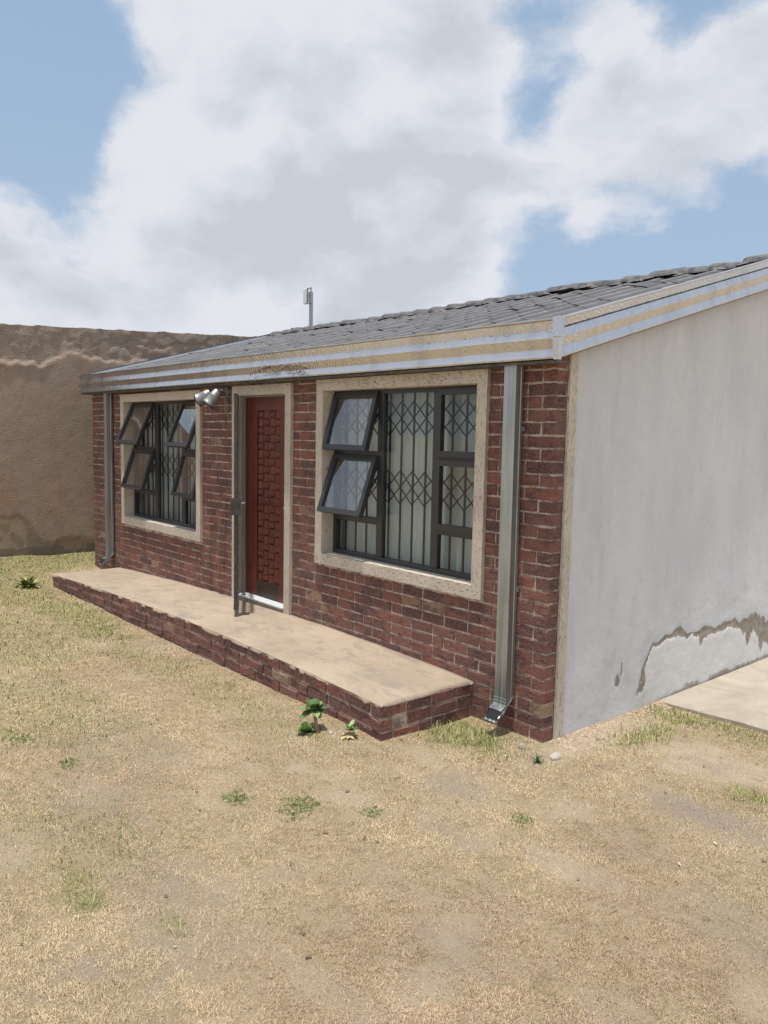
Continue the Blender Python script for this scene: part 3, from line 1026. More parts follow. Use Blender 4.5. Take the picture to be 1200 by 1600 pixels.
def window(o, cols, trans, opened, seed, cur_mat, bars_phase):
    x0, x1, z0, z1 = inner(o)
    wn = empty_part('window', house)
    surround(o, wn)
    fy0, fy1 = .098, .150
    m = MB(); frame_ring(m, x0 - .01, x1 + .01, z0 - .008, z1 + .01, .045, fy0, fy1)
    m.build('frame', M_FRAME, wn)
    (m1a, m1b), (m2a, m2b) = cols
    zi0, zi1 = z0 + .037, z1 - .035
    for a_, b_ in cols:
        MB().bbox(a_, b_, fy0 + .002, fy1 - .002, zi0, zi1, .004).build('mullion', M_FRAME, wn)
    L, R = (x0 + .035, m1a), (m2b, x1 - .035)
    for (a_, b_), ts in ((L, trans), (R, trans)):
        for tz in ts:
            MB().bbox(a_, b_, fy0 + .002, fy1 - .002, tz - .028, tz + .028, .004).build('transom', M_FRAME, wn)
    def pane(a_, b_, c_, d_, y, xf=None):
        m = MB(); m.box(a_, b_, y, y + .005, c_, d_)
        if xf: m.v = [xf(v) for v in m.v]
        m.build('pane', M_GLASS2 if xf else M_GLASS, wn)
    pane(m1b - .004, m2a + .004, zi0 - .004, zi1 + .004, .122)          # tall fixed light
    for col, (a_, b_) in enumerate((L, R)):
        cells = [(trans[0] + .028, zi1), (trans[1] + .028, trans[0] - .028), (zi0, trans[1] - .028)]
        for ci, (c_, d_) in enumerate(cells):
            ang = opened.get((col, ci))
            if ci == 2:
                pane(a_ - .004, b_ + .004, c_ - .004, d_ + .004, .122); continue
            e = .016
            A = math.radians(ang or 0)
            xf = hinge(a_, d_ + e, A, fy0 + .004)
            m = MB(); frame_ring(m, a_ - e, b_ + e, c_ - e, d_ + e, .044, fy0 - .022, fy0 + .022, xf)
            m.build('sash', M_FRAME, wn)
            pane(a_ + .02, b_ - .02, c_ + .02, d_ - .02, fy0 - .004, xf if ang else None)
            if ang:
                for xs_ in (a_ + .005, b_ - .005):
                    p1 = xf((xs_, fy0 + .02, d_ - (d_ - c_) * .62)); p0_ = (xs_, fy0 + .028, d_ - (d_ - c_) * .25)
                    MB().obox(p0_, p1, .004, .014, (0, 1, 0)).build('stay', M_STEEL, wn)
                h0 = xf(((a_ + b_) / 2, fy0 + .03, c_ + .006)); h1 = xf(((a_ + b_) / 2 + .07, fy0 + .045, c_ + .01))
                MB().obox(h0, h1, .012, .014).build('handle', M_STEEL, wn)
    # trellis bars inside
    yb = .195
    sp = .1405
    xsb = []
    x = x0 + bars_phase
    while x < x1 - .01:
        xsb.append(x); x += sp
    me = MB().box(-.0065, .0065, -.006, .006, z0 - .02, z1 + .02).mesh('trellis_bar', M_STEEL)
    for x in xsb:
        ob = link('trellis_bar', me, wn); ob.location = (x, yb, 0)
    lat = MB()
    for zc in (2.142, 1.595):
        H2 = .134
        for i in range(-1, len(xsb)):
            xa = xsb[0] + i * sp; xb_ = xa + sp
            for (za, zb_) in ((zc + H2, zc), (zc, zc - H2), (zc, zc + H2), (zc - H2, zc)):
                # half diamonds clipped at the opening
                A_ = Vector((xa, yb - .008, za)); B_ = Vector((xb_, yb - .008, zb_))
                t0 = max(0, (x0 - A_.x) / sp); t1 = min(1, (x1 - A_.x) / sp)
                if t1 > t0:
                    lat.obox(A_.lerp(B_, t0), A_.lerp(B_, t1), .003, .011, (0, 0, 1))
    # rivets where the links cross
    for zc in (2.142, 1.595):
        for i in range(-1, len(xsb)):
            xm = xsb[0] + (i + .5) * sp
            if x0 < xm < x1:
                for dz in (-.067, .067):
                    lat.add([(xm + dx, yb - .0135, zc + dz + dz2) for dx, dz2 in ((-.004, 0), (0, -.004), (.004, 0), (0, .004))] + [(xm, yb - .017, zc + dz)],
                            [(0, 1, 4), (1, 2, 4), (2, 3, 4), (3, 0, 4)], 1)
    lat.build('trellis_lattice', [M_STEEL, M_RIVET], wn)
    return wn


def empty_part(name, parent):
    o = bpy.data.objects.new(name, None); COL.objects.link(o); o.parent = parent; o.empty_display_size = .1
    return o


wA = window(W1, ((-5.955, -5.875), (-5.255, -5.175)), (1.775, 1.245), {(0, 0): 24, (0, 1): 19, (1, 0): 23, (1, 1): 17}, 3, None, .07)
wA['label'] = 'window left of the door with four top hung sashes pushed open'
wB = window(W2, ((-1.815, -1.745), (-1.185, -1.110)), (1.845, 1.305), {(0, 0): 15, (0, 1): 20}, 4, None, .055)
wB['label'] = 'window right of the door with two top hung sashes pushed open'


def curtain(x0, x1, z0, z1, y, amp, wl_, mat, seed, gather=0.0):
    nx = 160
    xx = np.linspace(x0, x1, nx); zz_ = np.linspace(z0, z1, 14)
    X_, Z_ = np.meshgrid(xx, zz_, indexing='ij')
    ph = fbm(X_ * 3, X_ * 0, seed, 3) * 9
    Y_ = y + amp * np.sin(X_ * 2 * np.pi / wl_ + ph) * (.6 + .4 * (z1 - Z_) / (z1 - z0)) + amp * .5 * (fbm(X_ * 6, Z_ * .8, seed + 3, 3) - .5)
    return grid_mesh('curtain', X_, Y_, Z_, mat)


c1 = tag(link('curtain', curtain(-2.52, -.42, .80, 2.5, .27, .035, .17, M_CURT, 4)),
         'pale cream curtain hanging in folds behind the window right of the door', 'curtain')
c2 = tag(link('curtain', curtain(-6.7, -4.5, .78, 2.5, .29, .04, .15, M_CURT2, 9)),
         'striped grey and brown curtain hanging behind the window left of the door', 'curtain')

# door ------------------------------------------------------------
surround(DR, house, True, 'door_surround')
door = empty_part('door', house)
dx0, dx1, dz0, dz1 = -3.785, -2.985, .40, 2.345
DY = -.058
j = MB()
j.bbox(-3.812, -3.787, .03, .11, .36, 2.362, .004); j.bbox(-2.983, -2.958, .03, .11, .36, 2.362, .004)
j.bbox(-3.785, -2.985, .032, .108, 2.345, 2.362, .004)
j.build('door_frame', M_JAMB, house)
p0x, p1x, p0z, p1z = -3.575, -3.175, .56, 2.215
m = MB(); m.bbox(dx0, p0x, .060, .10, dz0, dz1, .003); m.bbox(p1x, dx1, .060, .10, dz0, dz1, .003); m.bbox(p0x, p1x, .061, .099, p1z, dz1, .003)
m.build('leaf_frame', M_WOOD, door)
MB().bbox(p0x, p1x, .061, .099, dz0, p0z, .003).build('bottom_rail', M_WOOD_D, door)
MB().box(p0x, p1x, .080, .098, p0z, p1z).build('panel', M_WOOD, door)
nc, nr = 4, 22
cw, rh = (p1x - p0x) / nc, (p1z - p0z) / nr
def blockmesh(kind):
    m = MB(); h = .0185
    a_, b_ = cw / 2 - .0012, rh / 2 - .001
    t = .002
    # basket weave: cushion curved along one axis, or lying low
    n = 6; vs = []; fs = []
    for i in range(n + 1):
        u = -1 + 2 * i / n
        if kind == 0:
            hgt = .137 - h * (1 - u * u) ** .5 - .001 if abs(u) < 1 else .137
            vs += [(u * a_, hgt, -b_), (u * a_, hgt, b_)]
        else:
            hgt = .137 - h * .55 * (1 - u * u)
            vs += [(-a_, hgt, u * b_), (a_, hgt, u * b_)]
    for i in range(n):
        fs.append((2 * i, 2 * i + 1, 2 * i + 3, 2 * i + 2))
    base = len(vs)
    if kind == 0:
        fs.append(tuple(range(0, 2 * n + 2, 2))); fs.append(tuple(range(2 * n + 1, -1, -2)))
    else:
        fs.append(tuple(range(0, 2 * n + 2, 2))); fs.append(tuple(range(2 * n + 1, -1, -2)))
    m.add(vs, fs)
    return m.mesh('weave_block', M_WOOD)
bm_ = [blockmesh(0), blockmesh(1)]
for r in range(nr):
    for c in range(nc):
        ob = link('weave_block', bm_[(r + c) % 2], door)
        ob.location = (p0x + (c + .5) * cw, DY, p0z + (r + .5) * rh)
MB().bbox(-3.04, -3.02, .01, .060, 1.30, 1.33, .004).build('handle', M_RIVET, door)
m = MB(); m.bbox(-3.80, -2.972, -.035, .158, .375, .398, .006)
m.build('door_sill', M_PAINTW, house)
MB().bbox(-3.80, -2.972, -.025, .155, .24, .374, .006).build('door_step', M_RENDER, house)

# security gate, swung out towards the viewer
gate = empty_part('security_gate', house)
H0 = Vector((-3.79, -.035, 0)); H1 = Vector((-3.10, -.452, 0))
gd = (H1 - H0).normalized(); gl = (H1 - H0).length; gn = Vector((gd.y, -gd.x, 0))
gz0, gz1 = .405, 2.345
def gpt(u, z_, off=0):
    p = H0 + gd * u + gn * off; return (p.x, p.y, z_)
m = MB()
for u in (.02, gl - .02):
    m.obox(gpt(u, gz0), gpt(u, gz1), .030, .038, (gd.x, gd.y, 0))
for z_ in (gz0 + .019, gz1 - .019, 1.30):
    m.obox(gpt(.04, z_), gpt(gl - .04, z_), .036, .036, (0, 0, 1))
m.build('gate_frame', M_GATE, gate)
nb_ = 7
for i in range(nb_):
    u = .04 + (gl - .08) * (i + 1) / (nb_ + 1)
    for za, zb_ in ((gz0 + .037, 1.282), (1.318, gz1 - .037)):
        MB().obox(gpt(u, za), gpt(u, zb_), .014, .014, (gd.x, gd.y, 0)).build('gate_bar', M_GATE, gate)
m = MB()
m.obox(gpt(gl - .01, 1.27), gpt(gl - .01, 1.42), .07, .09, (gn.x, gn.y, 0)); m.build('lock_box', M_GATE, gate)
m = MB(); m.tube([gpt(gl - .03, 1.37, -.02), gpt(gl - .03, 1.375, -.075), gpt(gl - .10, 1.375, -.08)], .008, 6)
m.tube([gpt(gl - .03, 1.30, -.02), gpt(gl - .03, 1.30, -.05)], .014, 8); m.build('handle', M_LAMP, gate)
m = MB()
for z_ in (.62, 2.1):
    m.tube([(-3.80, -.035, z_), (-3.80, -.035, z_ + .08)], .012, 8)
m.build('hinge', M_GATE, gate)

# roof ------------------------------------------------------------
ST = .2793; SL = math.hypot(1, ST)
Y0, RY = -.125, 3.0
x_l, x_r = XL - .09, .09
rm = MB()
prism_x(rm, x_l, x_r, [(Y0, roof_z(Y0) - .05), (RY, roof_z(RY) - .05), (YB + .2, roof_z(YB + .2) - .05), (YB + .2, roof_z(YB + .2) - .11), (RY, roof_z(RY) - .11), (Y0, roof_z(Y0) - .11)])
roof = rm.build('roof', M_TILE_D, house)
slope_len = (RY - Y0) * SL
NR_, NC_ = 10, 27
gauge = slope_len / NR_; cov = (x_r - x_l - .022) / NC_


def tile_mesh(seed):
    r = random.Random(seed)
    prof = []
    n = 10
    for i in range(n + 1):
        u = i / n
        z_ = .027 * max(0, math.sin(math.pi * u / .55)) if u < .55 else -.006 * math.sin(math.pi * (u - .55) / .45)
        prof.append((u * (cov + .012) - cov / 2, z_))
    L = gauge + .05
    V = []; F = []
    ys_ = [0, .012, L * .5, L]
    lift = [.0025, .0045, .003, .001]
    for y, lf in zip(ys_, lift):
        for (x, z_) in prof:
            V.append((x + r.uniform(-.002, .002), y + (r.uniform(-.012, .012) if y < .02 else 0), z_ + lf + r.uniform(-.002, .002)))
    m_ = n + 1
    for k in range(3):
        for i in range(n):
            F.append((k * m_ + i, k * m_ + i + 1, (k + 1) * m_ + i + 1, (k + 1) * m_ + i))
    o = len(V)
    for (x, z_) in prof:
        V.append((x, .006, z_ - .004))
    for i in range(n):
        F.append((o + i, o + i + 1, i + 1, i))
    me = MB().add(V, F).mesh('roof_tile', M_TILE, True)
    return me


tms = [tile_mesh(s) for s in range(6)]
ang = math.atan(ST)
for r in range(NR_):
    for c in range(NC_):
        y = Y0 + r * gauge / SL
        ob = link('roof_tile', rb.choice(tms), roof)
        ob.location = (x_l - .004 + (c + .5) * cov * .9965, y + .016 + rb.uniform(-.004, .006), roof_z(y) - .047 + rb.uniform(-.001, .001))
        ob.rotation_euler = (ang + rb.uniform(-.006, .006), rb.uniform(-.012, .012), rb.uniform(-.006, .006))
        if rb.random() < .12:                                   # a few have lifted at the butt
            ob.rotation_euler[0] -= rb.uniform(.02, .05); ob.location.z += rb.uniform(.004, .014)
# ridge caps
def ridge_mesh(seed):
    r = random.Random(seed)
    m = MB(); n = 9; V = []; F = []; rr = .11
    L = .31
    for k, x in enumerate((0, .02, L * .5, L)):
        s = 1.16 if k < 2 else (1.05 if k == 2 else .95)
        for i in range(n + 1):
            a_ = math.pi * i / n
            V.append((x, -math.cos(a_) * rr * s * 1.15, math.sin(a_) * rr * .62 * s + r.uniform(-.004, .004)))
    for k in range(3):
        for i in range(n):
            F.append((k * (n + 1) + i, k * (n + 1) + i + 1, (k + 1) * (n + 1) + i + 1, (k + 1) * (n + 1) + i))
    F.append(tuple(range(n + 1)))
    m.add(V, F)
    # blobs of bedding mortar under the cap's edge
    for i in range(3):
        cx_ = r.uniform(0, L); w_ = r.uniform(.04, .09)
        P_ = []
        for a_ in range(8):
            t_ = 2 * math.pi * a_ / 8
            P_.append((cx_ + math.cos(t_) * w_, -rr * 1.15 - .01 + math.sin(t_) * .045, -.012 + r.uniform(-.006, .006)))
        P_.append((cx_, -rr * 1.1, .03))
        m.add(P_, [(a_, (a_ + 1) % 8, 8) for a_ in range(8)])
    return m.mesh('ridge_tile', M_TILE_D, True)
rms = [ridge_mesh(s) for s in range(4)]
nrd = 26
for i in range(nrd):
    ob = link('ridge_tile', rb.choice(rms), roof)
    ob.location = (x_l + .02 + i * (x_r - x_l - .04) / nrd, RY, roof_z(RY) - .05 + rb.uniform(-.010, .012))
    ob.rotation_euler = (0, rb.uniform(-.05, .05), rb.uniform(-.03, .03))

# folded flashings --------------------------------------------------
PROF = [(-.02, .012), (.010, .010), (.014, .006), (.011, .001), (-.006, -.004), (-.016, -.052), (.012, -.108), (-.014, -.168), (.010, -.218), (.006, -.228), (-.03, -.228), (-.03, -.20)]
# (outward, vertical) relative to the top line
def flash_x(name, x0, x1, y, ztop, parent, sgn=-1, mitre0=0, mitre1=0, div=1):
    m = MB(); n = len(PROF); xs_ = np.linspace(x0, x1, div + 1); V = []; F = []
    for k, x in enumerate(xs_):
        wob = (fbm(x * 2.0, 0, 12, 3) - .5) * .006 if 0 < k < div else 0
        for o_, z_ in PROF:
            xx_ = x
            if k == div and mitre1: xx_ = x + o_ * mitre1
            if k == 0 and mitre0: xx_ = x - o_ * mitre0
            V.append((xx_, y + sgn * (o_ + wob * .6), ztop + z_ + wob))
    for k in range(div):
        for i in range(n - 1):
            F.append((k * n + i, k * n + i + 1, (k + 1) * n + i + 1, (k + 1) * n + i))
    F.append(tuple(range(n))); F.append(tuple(div * n + i for i in range(n)))
    m.add(V, F)
    return m.build(name, M_FLASH, parent)


YF = -.142; ZF = 2.712
flash_x('fascia_flashing', x_l - .012, x_r + .012, YF, ZF, house, -1, 1, 1, 40)


def flash_gable(name, xg, sgn, parent, y0=YF, y1=3.0, down=False):
    m = MB(); n = len(PROF); V = []; F = []
    div = 16
    for k in range(div + 1):
        y = y0 + (y1 - y0) * k / div
        for o_, z_ in PROF:
            yy_ = y - o_ if k == 0 else y
            zt = (ZF + ST * (yy_ - YF)) if not down else (ZF + ST * (3.0 - YF) - ST * (yy_ - 3.0))
            V.append((xg + sgn * o_, yy_, zt + z_))
    for k in range(div):
        for i in range(n - 1):
            F.append((k * n + i, k * n + i + 1, (k + 1) * n + i + 1, (k + 1) * n + i))
    F.append(tuple(range(n))); F.append(tuple(div * n + i for i in range(n)))
    m.add(V, F)
    return m.build(name, M_FLASH, parent)


flash_gable('barge_flashing', .102, 1, house)
flash_gable('barge_flashing', XL - .102, -1, house)
flash_gable('barge_flashing', .102, 1, house, 3.001, YB + .2, True)
# corner cap over the mitre
m = MB()
m.bbox(.075, .128, -.172, -.118, ZF - .105, ZF + .016, .004)
m.add([(.078, -.168, ZF - .106), (.126, -.168, ZF - .106), (.126, -.12, ZF - .106), (.118, -.158, ZF - .236), (.086, -.158, ZF - .236), (.118, -.125, ZF - .236)],
      [(0, 1, 3, 4), (1, 2, 5, 3)])
m.build('corner_cap', M_FLASH, house)
MB().box(x_l, x_r, YF + .02, .0 + .006, ZF - .245, ZF - .235).build('soffit', M_TILE_D, house)
MB().box(x_l + .02, x_r - .02, YF + .035, YF + .06, ZF - .234, ZF - .03).build('fascia_board', M_WOOD_D, house)
MB().add([(.07, YF, ZF - .24), (.07, 3.0, ZF - .24 + ST * (3.0 - YF)), (-.02, 3.0, ZF - .24 + ST * (3.0 - YF)), (-.02, YF + .1, ZF - .24 + ST * .1)], [(0, 1, 2, 3)]).build('barge_soffit', M_TILE_D, house)
# swarf of dry creeper stuck on the fascia
m = MB(); rr = random.Random(3)
for i in range(60):
    x = rr.uniform(-3.35, -2.45); z_ = ZF - .15 - .03 * rr.random() + .03 * math.sin((x + 3.3) * 5)
    L = rr.uniform(.012, .035); a_ = rr.uniform(-.9, .9)
    m.obox((x, YF - .018, z_), (x + L * math.cos(a_), YF - .022, z_ + L * math.sin(a_)), .003, .005, (0, 0, 1))
cr = m.build('dry_creeper', leaf_mat('dead creeper', (.08, .035, .02), (.20, .09, .05)))
cr['label'] = 'wisp of dead creeper stuck on the shiny fascia above the door'; cr['category'] = 'plant'
rebase(cr, (-2.9, YF - .02, ZF - .15))

# downpipes -----------------------------------------------------------
def downpipe(xc, label, zb, lean):
    p = empty_part('downpipe', house); p['label'] = label
    wx, dy = .050, .038
    y = -.052
    m = MB()
    pts = []
    # main shaft: ribbed rectangle section
    def ring(cx_, cy_, cz_, tilt, s=1.0):
        c, s_ = math.cos(tilt), math.sin(tilt)
        out = []
        sec = [(-wx, -dy), (-wx * .45, -dy), (-wx * .38, -dy + .0018), (-wx * .2, -dy + .0018), (-wx * .13, -dy), (wx * .2, -dy), (wx * .27, -dy + .0018), (wx * .45, -dy + .0018), (wx * .52, -dy), (wx, -dy),
               (wx, -dy * .2), (wx - .004, -dy * .1), (wx - .004, dy * .3), (wx, dy * .4), (wx, dy), (-wx, dy)]
        for a_, b_ in sec:
            out.append((cx_ + a_ * s, cy_ + b_ * s * c, cz_ + b_ * s * s_))
        return out
    rings = [ring(xc + lean, y, 2.49, 0), ring(xc, y, zb + .16, 0)]
    V = []; F = []
    n = 16
    for R_ in rings: V += R_
    for k in range(len(rings) - 1):
        for i in range(n):
            F.append((k * n + i, k * n + (i + 1) % n, (k + 1) * n + (i + 1) % n, (k + 1) * n + i))
    m.add(V, F); m.build('pipe', M_GALV, p)
    # elbow: crimped bend then outlet
    V = []; F = []; rings = []
    cy_, cz_ = y, zb + .16
    steps = 11; tilt = 0
    Rb = .075
    for k in range(steps + 1):
        a_ = math.radians(58) * k / steps
        yy_ = y - Rb * (1 - math.cos(a_)); zz2 = zb + .162 - Rb * math.sin(a_) * 1.0 - .0
        rings.append(ring(xc, yy_, zz2, a_, 1.04 + (.05 if k % 2 else -.01)))
    a_ = math.radians(58); d_ = Vector((0, -math.sin(a_), -math.cos(a_)))
    last = Vector((xc, yy_, zz2)) + d_ * .012
    rings.append(ring(last.x, last.y, last.z, a_, 1.05)); last = last + d_ * .075
    rings.append(ring(last.x, last.y, last.z, a_, 1.08))
    for R_ in rings: V += R_
    for k in range(len(rings) - 1):
        for i in range(n):
            F.append((k * n + i, k * n + (i + 1) % n, (k + 1) * n + (i + 1) % n, (k + 1) * n + i))
    m = MB(); m.add(V, F)
    V2 = ring(last.x, last.y + .01, last.z + .005, a_, .98)
    m.add(V2, [tuple(range(n))], 1)  # black face stands in for the shade inside the open outlet
    m.build('elbow', [M_GALV, M_DARK], p)
    m = MB()
    for z_ in (2.05, 1.0):
        m.box(xc - .055, xc + .055, -.012, -.006, z_, z_ + .03)
    m.tube([(xc + .0515, -.03, 2.1), (xc + .056, -.03, 2.1)], .01, 8)
    m.build('strap', M_GALV, p)
downpipe(-.288, 'galvanised downpipe near the white gable corner', .13, -.012)
downpipe(-7.00, 'galvanised downpipe at the far left end of the wall', .235, 0)

# ------------------------------------------------------------------ stoep
step = empty('entrance_step', 'long low brick step with worn concrete top under the windows', 'step')
SX0, SX1, SD = -6.80, -.62, -.846
def step_z(x):
    x = np.asarray(x, float)
    c = np.polyfit([-.61, -1.6, -3.2, -5.0, -6.84], [.302, .330, .345, .300, .225], 3)
    return np.polyval(c, x)
sx = np.linspace(SX0, SX1, 120); sy = np.linspace(SD + .004, .004, 20)
TX, TY = np.meshgrid(sx, sy, indexing='ij')
ew = (fbm(TX * 9, TY * 0, 14, 5, .7) - .5) * .045
TY2 = TY + np.where(TY < SD + .05, ew, 0)
TX2 = TX + np.where(TX > SX1 - .06, (fbm(TX * 0, TY * 7, 15, 3) - .5) * .03, 0)
TZ = step_z(TX) + (fbm(TX * 3, TY * 3, 16, 4) - .5) * .010 - .012 * (TY < SD + .01)
ringx = np.concatenate([TX2[:, :1], TX2, TX2[:, -1:]], 1); ringy = np.concatenate([TY2[:, :1], TY2, TY2[:, -1:]], 1); ringz = np.concatenate([TZ[:, :1] - .022, TZ, TZ[:, -1:] - .022], 1)
ringx = np.concatenate([ringx[:1], ringx, ringx[-1:]], 0); ringy = np.concatenate([ringy[:1], ringy, ringy[-1:]], 0); ringz = np.concatenate([ringz[:1] - .022, ringz, ringz[-1:] - .022], 0)
link('concrete_top', grid_mesh('concrete_top', ringx, ringy, ringz, M_SLAB), step)
m = MB()
for a_, b_ in zip(sx[:-1], sx[1:]):
    za, zb_ = float(step_z(a_)), float(step_z(b_))
    m.add([(a_, SD + .008, za - .014), (b_, SD + .008, zb_ - .014), (b_, SD + .014, -.1), (a_, SD + .014, -.1),
           (a_, SD + .05, za - .006), (b_, SD + .05, zb_ - .006)], [(0, 1, 2, 3), (4, 5, 1, 0)])
zr, zl = float(step_z(SX1)), float(step_z(SX0))
m.add([(SX1 - .008, SD + .008, zr - .013), (SX1 - .008, 0, zr - .013), (SX1 - .008, 0, -.1), (SX1 - .008, SD + .008, -.1)], [(0, 1, 2, 3)])
m.add([(SX0 + .008, SD + .008, zl - .014), (SX0 + .008, 0, zl - .014), (SX0 + .008, 0, -.1), (SX0 + .008, SD + .008, -.1)], [(0, 1, 2, 3)])
core_m = m.build('mortar_core', M_MORTAR, step)
# the screed's thin edge
m = MB()
for a_, b_ in zip(sx[:-1], sx[1:]):
    za, zb_ = float(step_z(a_)), float(step_z(b_)); ja, jb = (float(fbm(a_ * 9, 0, 22, 3)) - .5) * .012, (float(fbm(b_ * 9, 0, 22, 3)) - .5) * .012
    m.add([(a_, SD + .001 + ja, za - .008), (b_, SD + .001 + jb, zb_ - .008), (b_, SD + .006, zb_ - .02), (a_, SD + .006, za - .02), (a_, SD + .03, za + .0), (b_, SD + .03, zb_ + .0)],
          [(0, 1, 2, 3), (4, 5, 1, 0)])
m.build('screed_edge', M_SLAB, step)
rs = random.Random(21)
sbricks = []
for row, dz in enumerate((.054, .140, .226, .31)):
    x = SX1 - (0 if row % 2 == 0 else .11)
    if row % 2: sbricks.append((SX1 - .10, SX1 + .001, dz))
    while x > SX0 + .03:
        L = BL if rs.random() > .28 else .106
        a_ = max(x - L, SX0); sbricks.append((a_, x, dz)); x -= L + .012
for a_, b_, dz in sbricks:
    xc = (a_ + b_) / 2; zc = float(step_z(xc)) - dz
    if zc + .03 < float(ground_h(xc, SD - .02)) - .01: continue
    L = b_ - a_
    if L < .03: continue
    me = rs.choice(full) if abs(L - BL) < .002 else rs.choice(half) if abs(L - .106) < .002 else brick_mesh(L, BH, .1, rs.randrange(9999))
    ob = link('brick', me, step)
    sl = float(step_z(b_) - step_z(a_)) / L
    ob.location = (xc, SD + rs.uniform(-.006, .004), zc + rs.uniform(-.002, .002)); ob.rotation_euler = (0, -math.atan(sl), rs.uniform(-.01, .01))
# right end, running back to the wall
for row, dz in enumerate((.054, .140, .226)):
    y = SD + (.222 + .012 if row % 2 else .112)
    while y < -.06:
        L = BL if rs.random() > .25 else .106
        L = min(L, -.012 - y)
        if L < .04: break
        me = rs.choice(full) if abs(L - BL) < .002 else rs.choice(half) if abs(L - .106) < .002 else brick_mesh(L, BH, .1, rs.randrange(9999))
        ob = link('brick', me, step)
        ob.location = (SX1 + rs.uniform(-.004, .006), y + L / 2, zr - dz + rs.uniform(-.002, .002)); ob.rotation_euler = (0, 0, math.pi / 2 + rs.uniform(-.012, .012))
        y += L + .012
for row, dz in enumerate((.054, .140)):
    y = SD + .112
    while y < -.06:
        L = min(BL, -.012 - y)
        if L < .04: break
        me = rs.choice(full) if abs(L - BL) < .002 else brick_mesh(L, BH, .1, rs.randrange(9999))
        ob = link('brick', me, step); ob.location = (SX0, y + L / 2, zl - dz); ob.rotation_euler = (0, 0, -math.pi / 2); y += L + .012

# ------------------------------------------------------------------ twin spotlight
lamp = empty('spotlight', 'twin silver spotlight fixed high on the brick wall left of the door', 'spotlight')
m = MB(); m.tube([(-3.985, 0.0, 2.415), (-3.985, -.045, 2.415)], [.035, .028], 12); m.tube([(-3.985, -.04, 2.415), (-3.99, -.08, 2.42), (-4.02, -.11, 2.41)], .014, 8)
m.obox((-4.00, -.11, 2.41), (-4.20, -.10, 2.40), .02, .02)
m.build('bracket', M_GALV, lamp)
def lamp_head(base, d):
    base = Vector(base); d = Vector(d).normalized()
    hd = MB()
    prof = [(0, .022), (.008, .040), (.06, .050), (.064, .054), (.070, .050), (.15, .060), (.155, .067), (.175, .067), (.172, .056)]
    hd.tube([base + d * a_ for a_, r_ in prof], [r_ for a_, r_ in prof], 20, cap=False)
    h = hd.build('lamp_head', M_LAMP, lamp, True)
    ln = MB(); ln.tube([base + d * .150, base + d * .162, base + d * .166], [.058, .056, .03], 20); ln.build('lens', M_LENS, h, True)
    rg = MB(); rg.tube([base + d * .168, base + d * .180], [.0685, .0685], 20, cap=False); rg.build('rim', M_DARK, h, True)
lamp_head((-3.99, -.125, 2.415), (-.40, -.42, -.78))
lamp_head((-4.17, -.10, 2.405), (-.70, -.55, -.50))
m = MB(); m.tube([(-4.02, -.02, 2.39), (-4.03, -.04, 2.33), (-4.02, -.03, 2.27), (-4.05, -.03, 2.24), (-4.03, -.02, 2.20)], .005, 6)
m.tube([(-4.0, -.02, 2.40), (-4.00, -.03, 2.31), (-4.01, -.02, 2.21)], .004, 6)
m.build('cable', M_GALV, lamp)
rebase(lamp, (-3.985, 0, 2.415))

# ------------------------------------------------------------------ antenna and vent on the ridge
ant = empty('antenna', 'small boxy wireless antenna on a grey pole behind the roof ridge', 'antenna')
m = MB(); m.tube([(-7.04, 3.16, 3.42), (-7.045, 3.16, 4.16)], .030, 12); m.build('pole', M_GALV, ant)
m = MB(); m.bbox(-7.15, -7.06, 3.08, 3.13, 3.985, 4.215, .008); m.build('antenna_box', M_WHITE, ant)
m = MB()
for x in (-7.04, -6.95): m.box(x - .006, x + .006, 3.08, 3.10, 3.98, 4.215)
for z_ in (3.98, 4.10, 4.20): m.box(-7.05, -6.945, 3.08, 3.10, z_, z_ + .012)
m.box(-7.03, -6.965, 3.11, 3.13, 3.99, 4.16)
m.build('bracket', M_GALV, ant)
rebase(ant, (-7.04, 3.16, 3.42))
vt = empty('vent_pipe', 'little white vent with a dark cap poking over the left end of the ridge', 'vent')
m = MB(); m.tube([(-7.56, 3.16, 3.42), (-7.56, 3.16, 3.60), (-7.54, 3.14, 3.64)], [.045, .045, .03], 12); m.build('pipe', M_WHITE, vt, True)
m = MB(); m.tube([(-7.52, 3.14, 3.58), (-7.52, 3.14, 3.64), (-7.525, 3.14, 3.665)], [.03, .035, .01], 10); m.build('cap', M_DARK, vt, True)
rebase(vt, (-7.56, 3.16, 3.42))

# ------------------------------------------------------------------ plants
def leaf(m, base, d, L, W_, up_=(0, 0, 1), curl=.3, mi=0, thick=.003):
    base = Vector(base); d = Vector(d).normalized(); s = d.cross(Vector(up_))
    if s.length < .05: s = d.cross(Vector((1, 0, 0)))
    s.normalize(); n = s.cross(d).normalized()
    V = []; F = []
    k = 5
    for i in range(k + 1):
        t_ = i / k
        wv_ = W_ * (math.sin(math.pi * min(1, (t_ * .86 + .07))) ** .7) * (.35 + .65 * min(1, t_ * 1.8))
        c = base + d * (L * t_) + n * (-curl * L * t_ * t_)
        V += [c - s * wv_ / 2 + n * wv_ * .14, c - n * thick, c + s * wv_ / 2 + n * wv_ * .14]
    for i in range(k):
        for q in (0, 1):
            F.append((i * 3 + q, i * 3 + q + 1, i * 3 + q + 4, i * 3 + q + 3))
    m.add(V, F, mi)


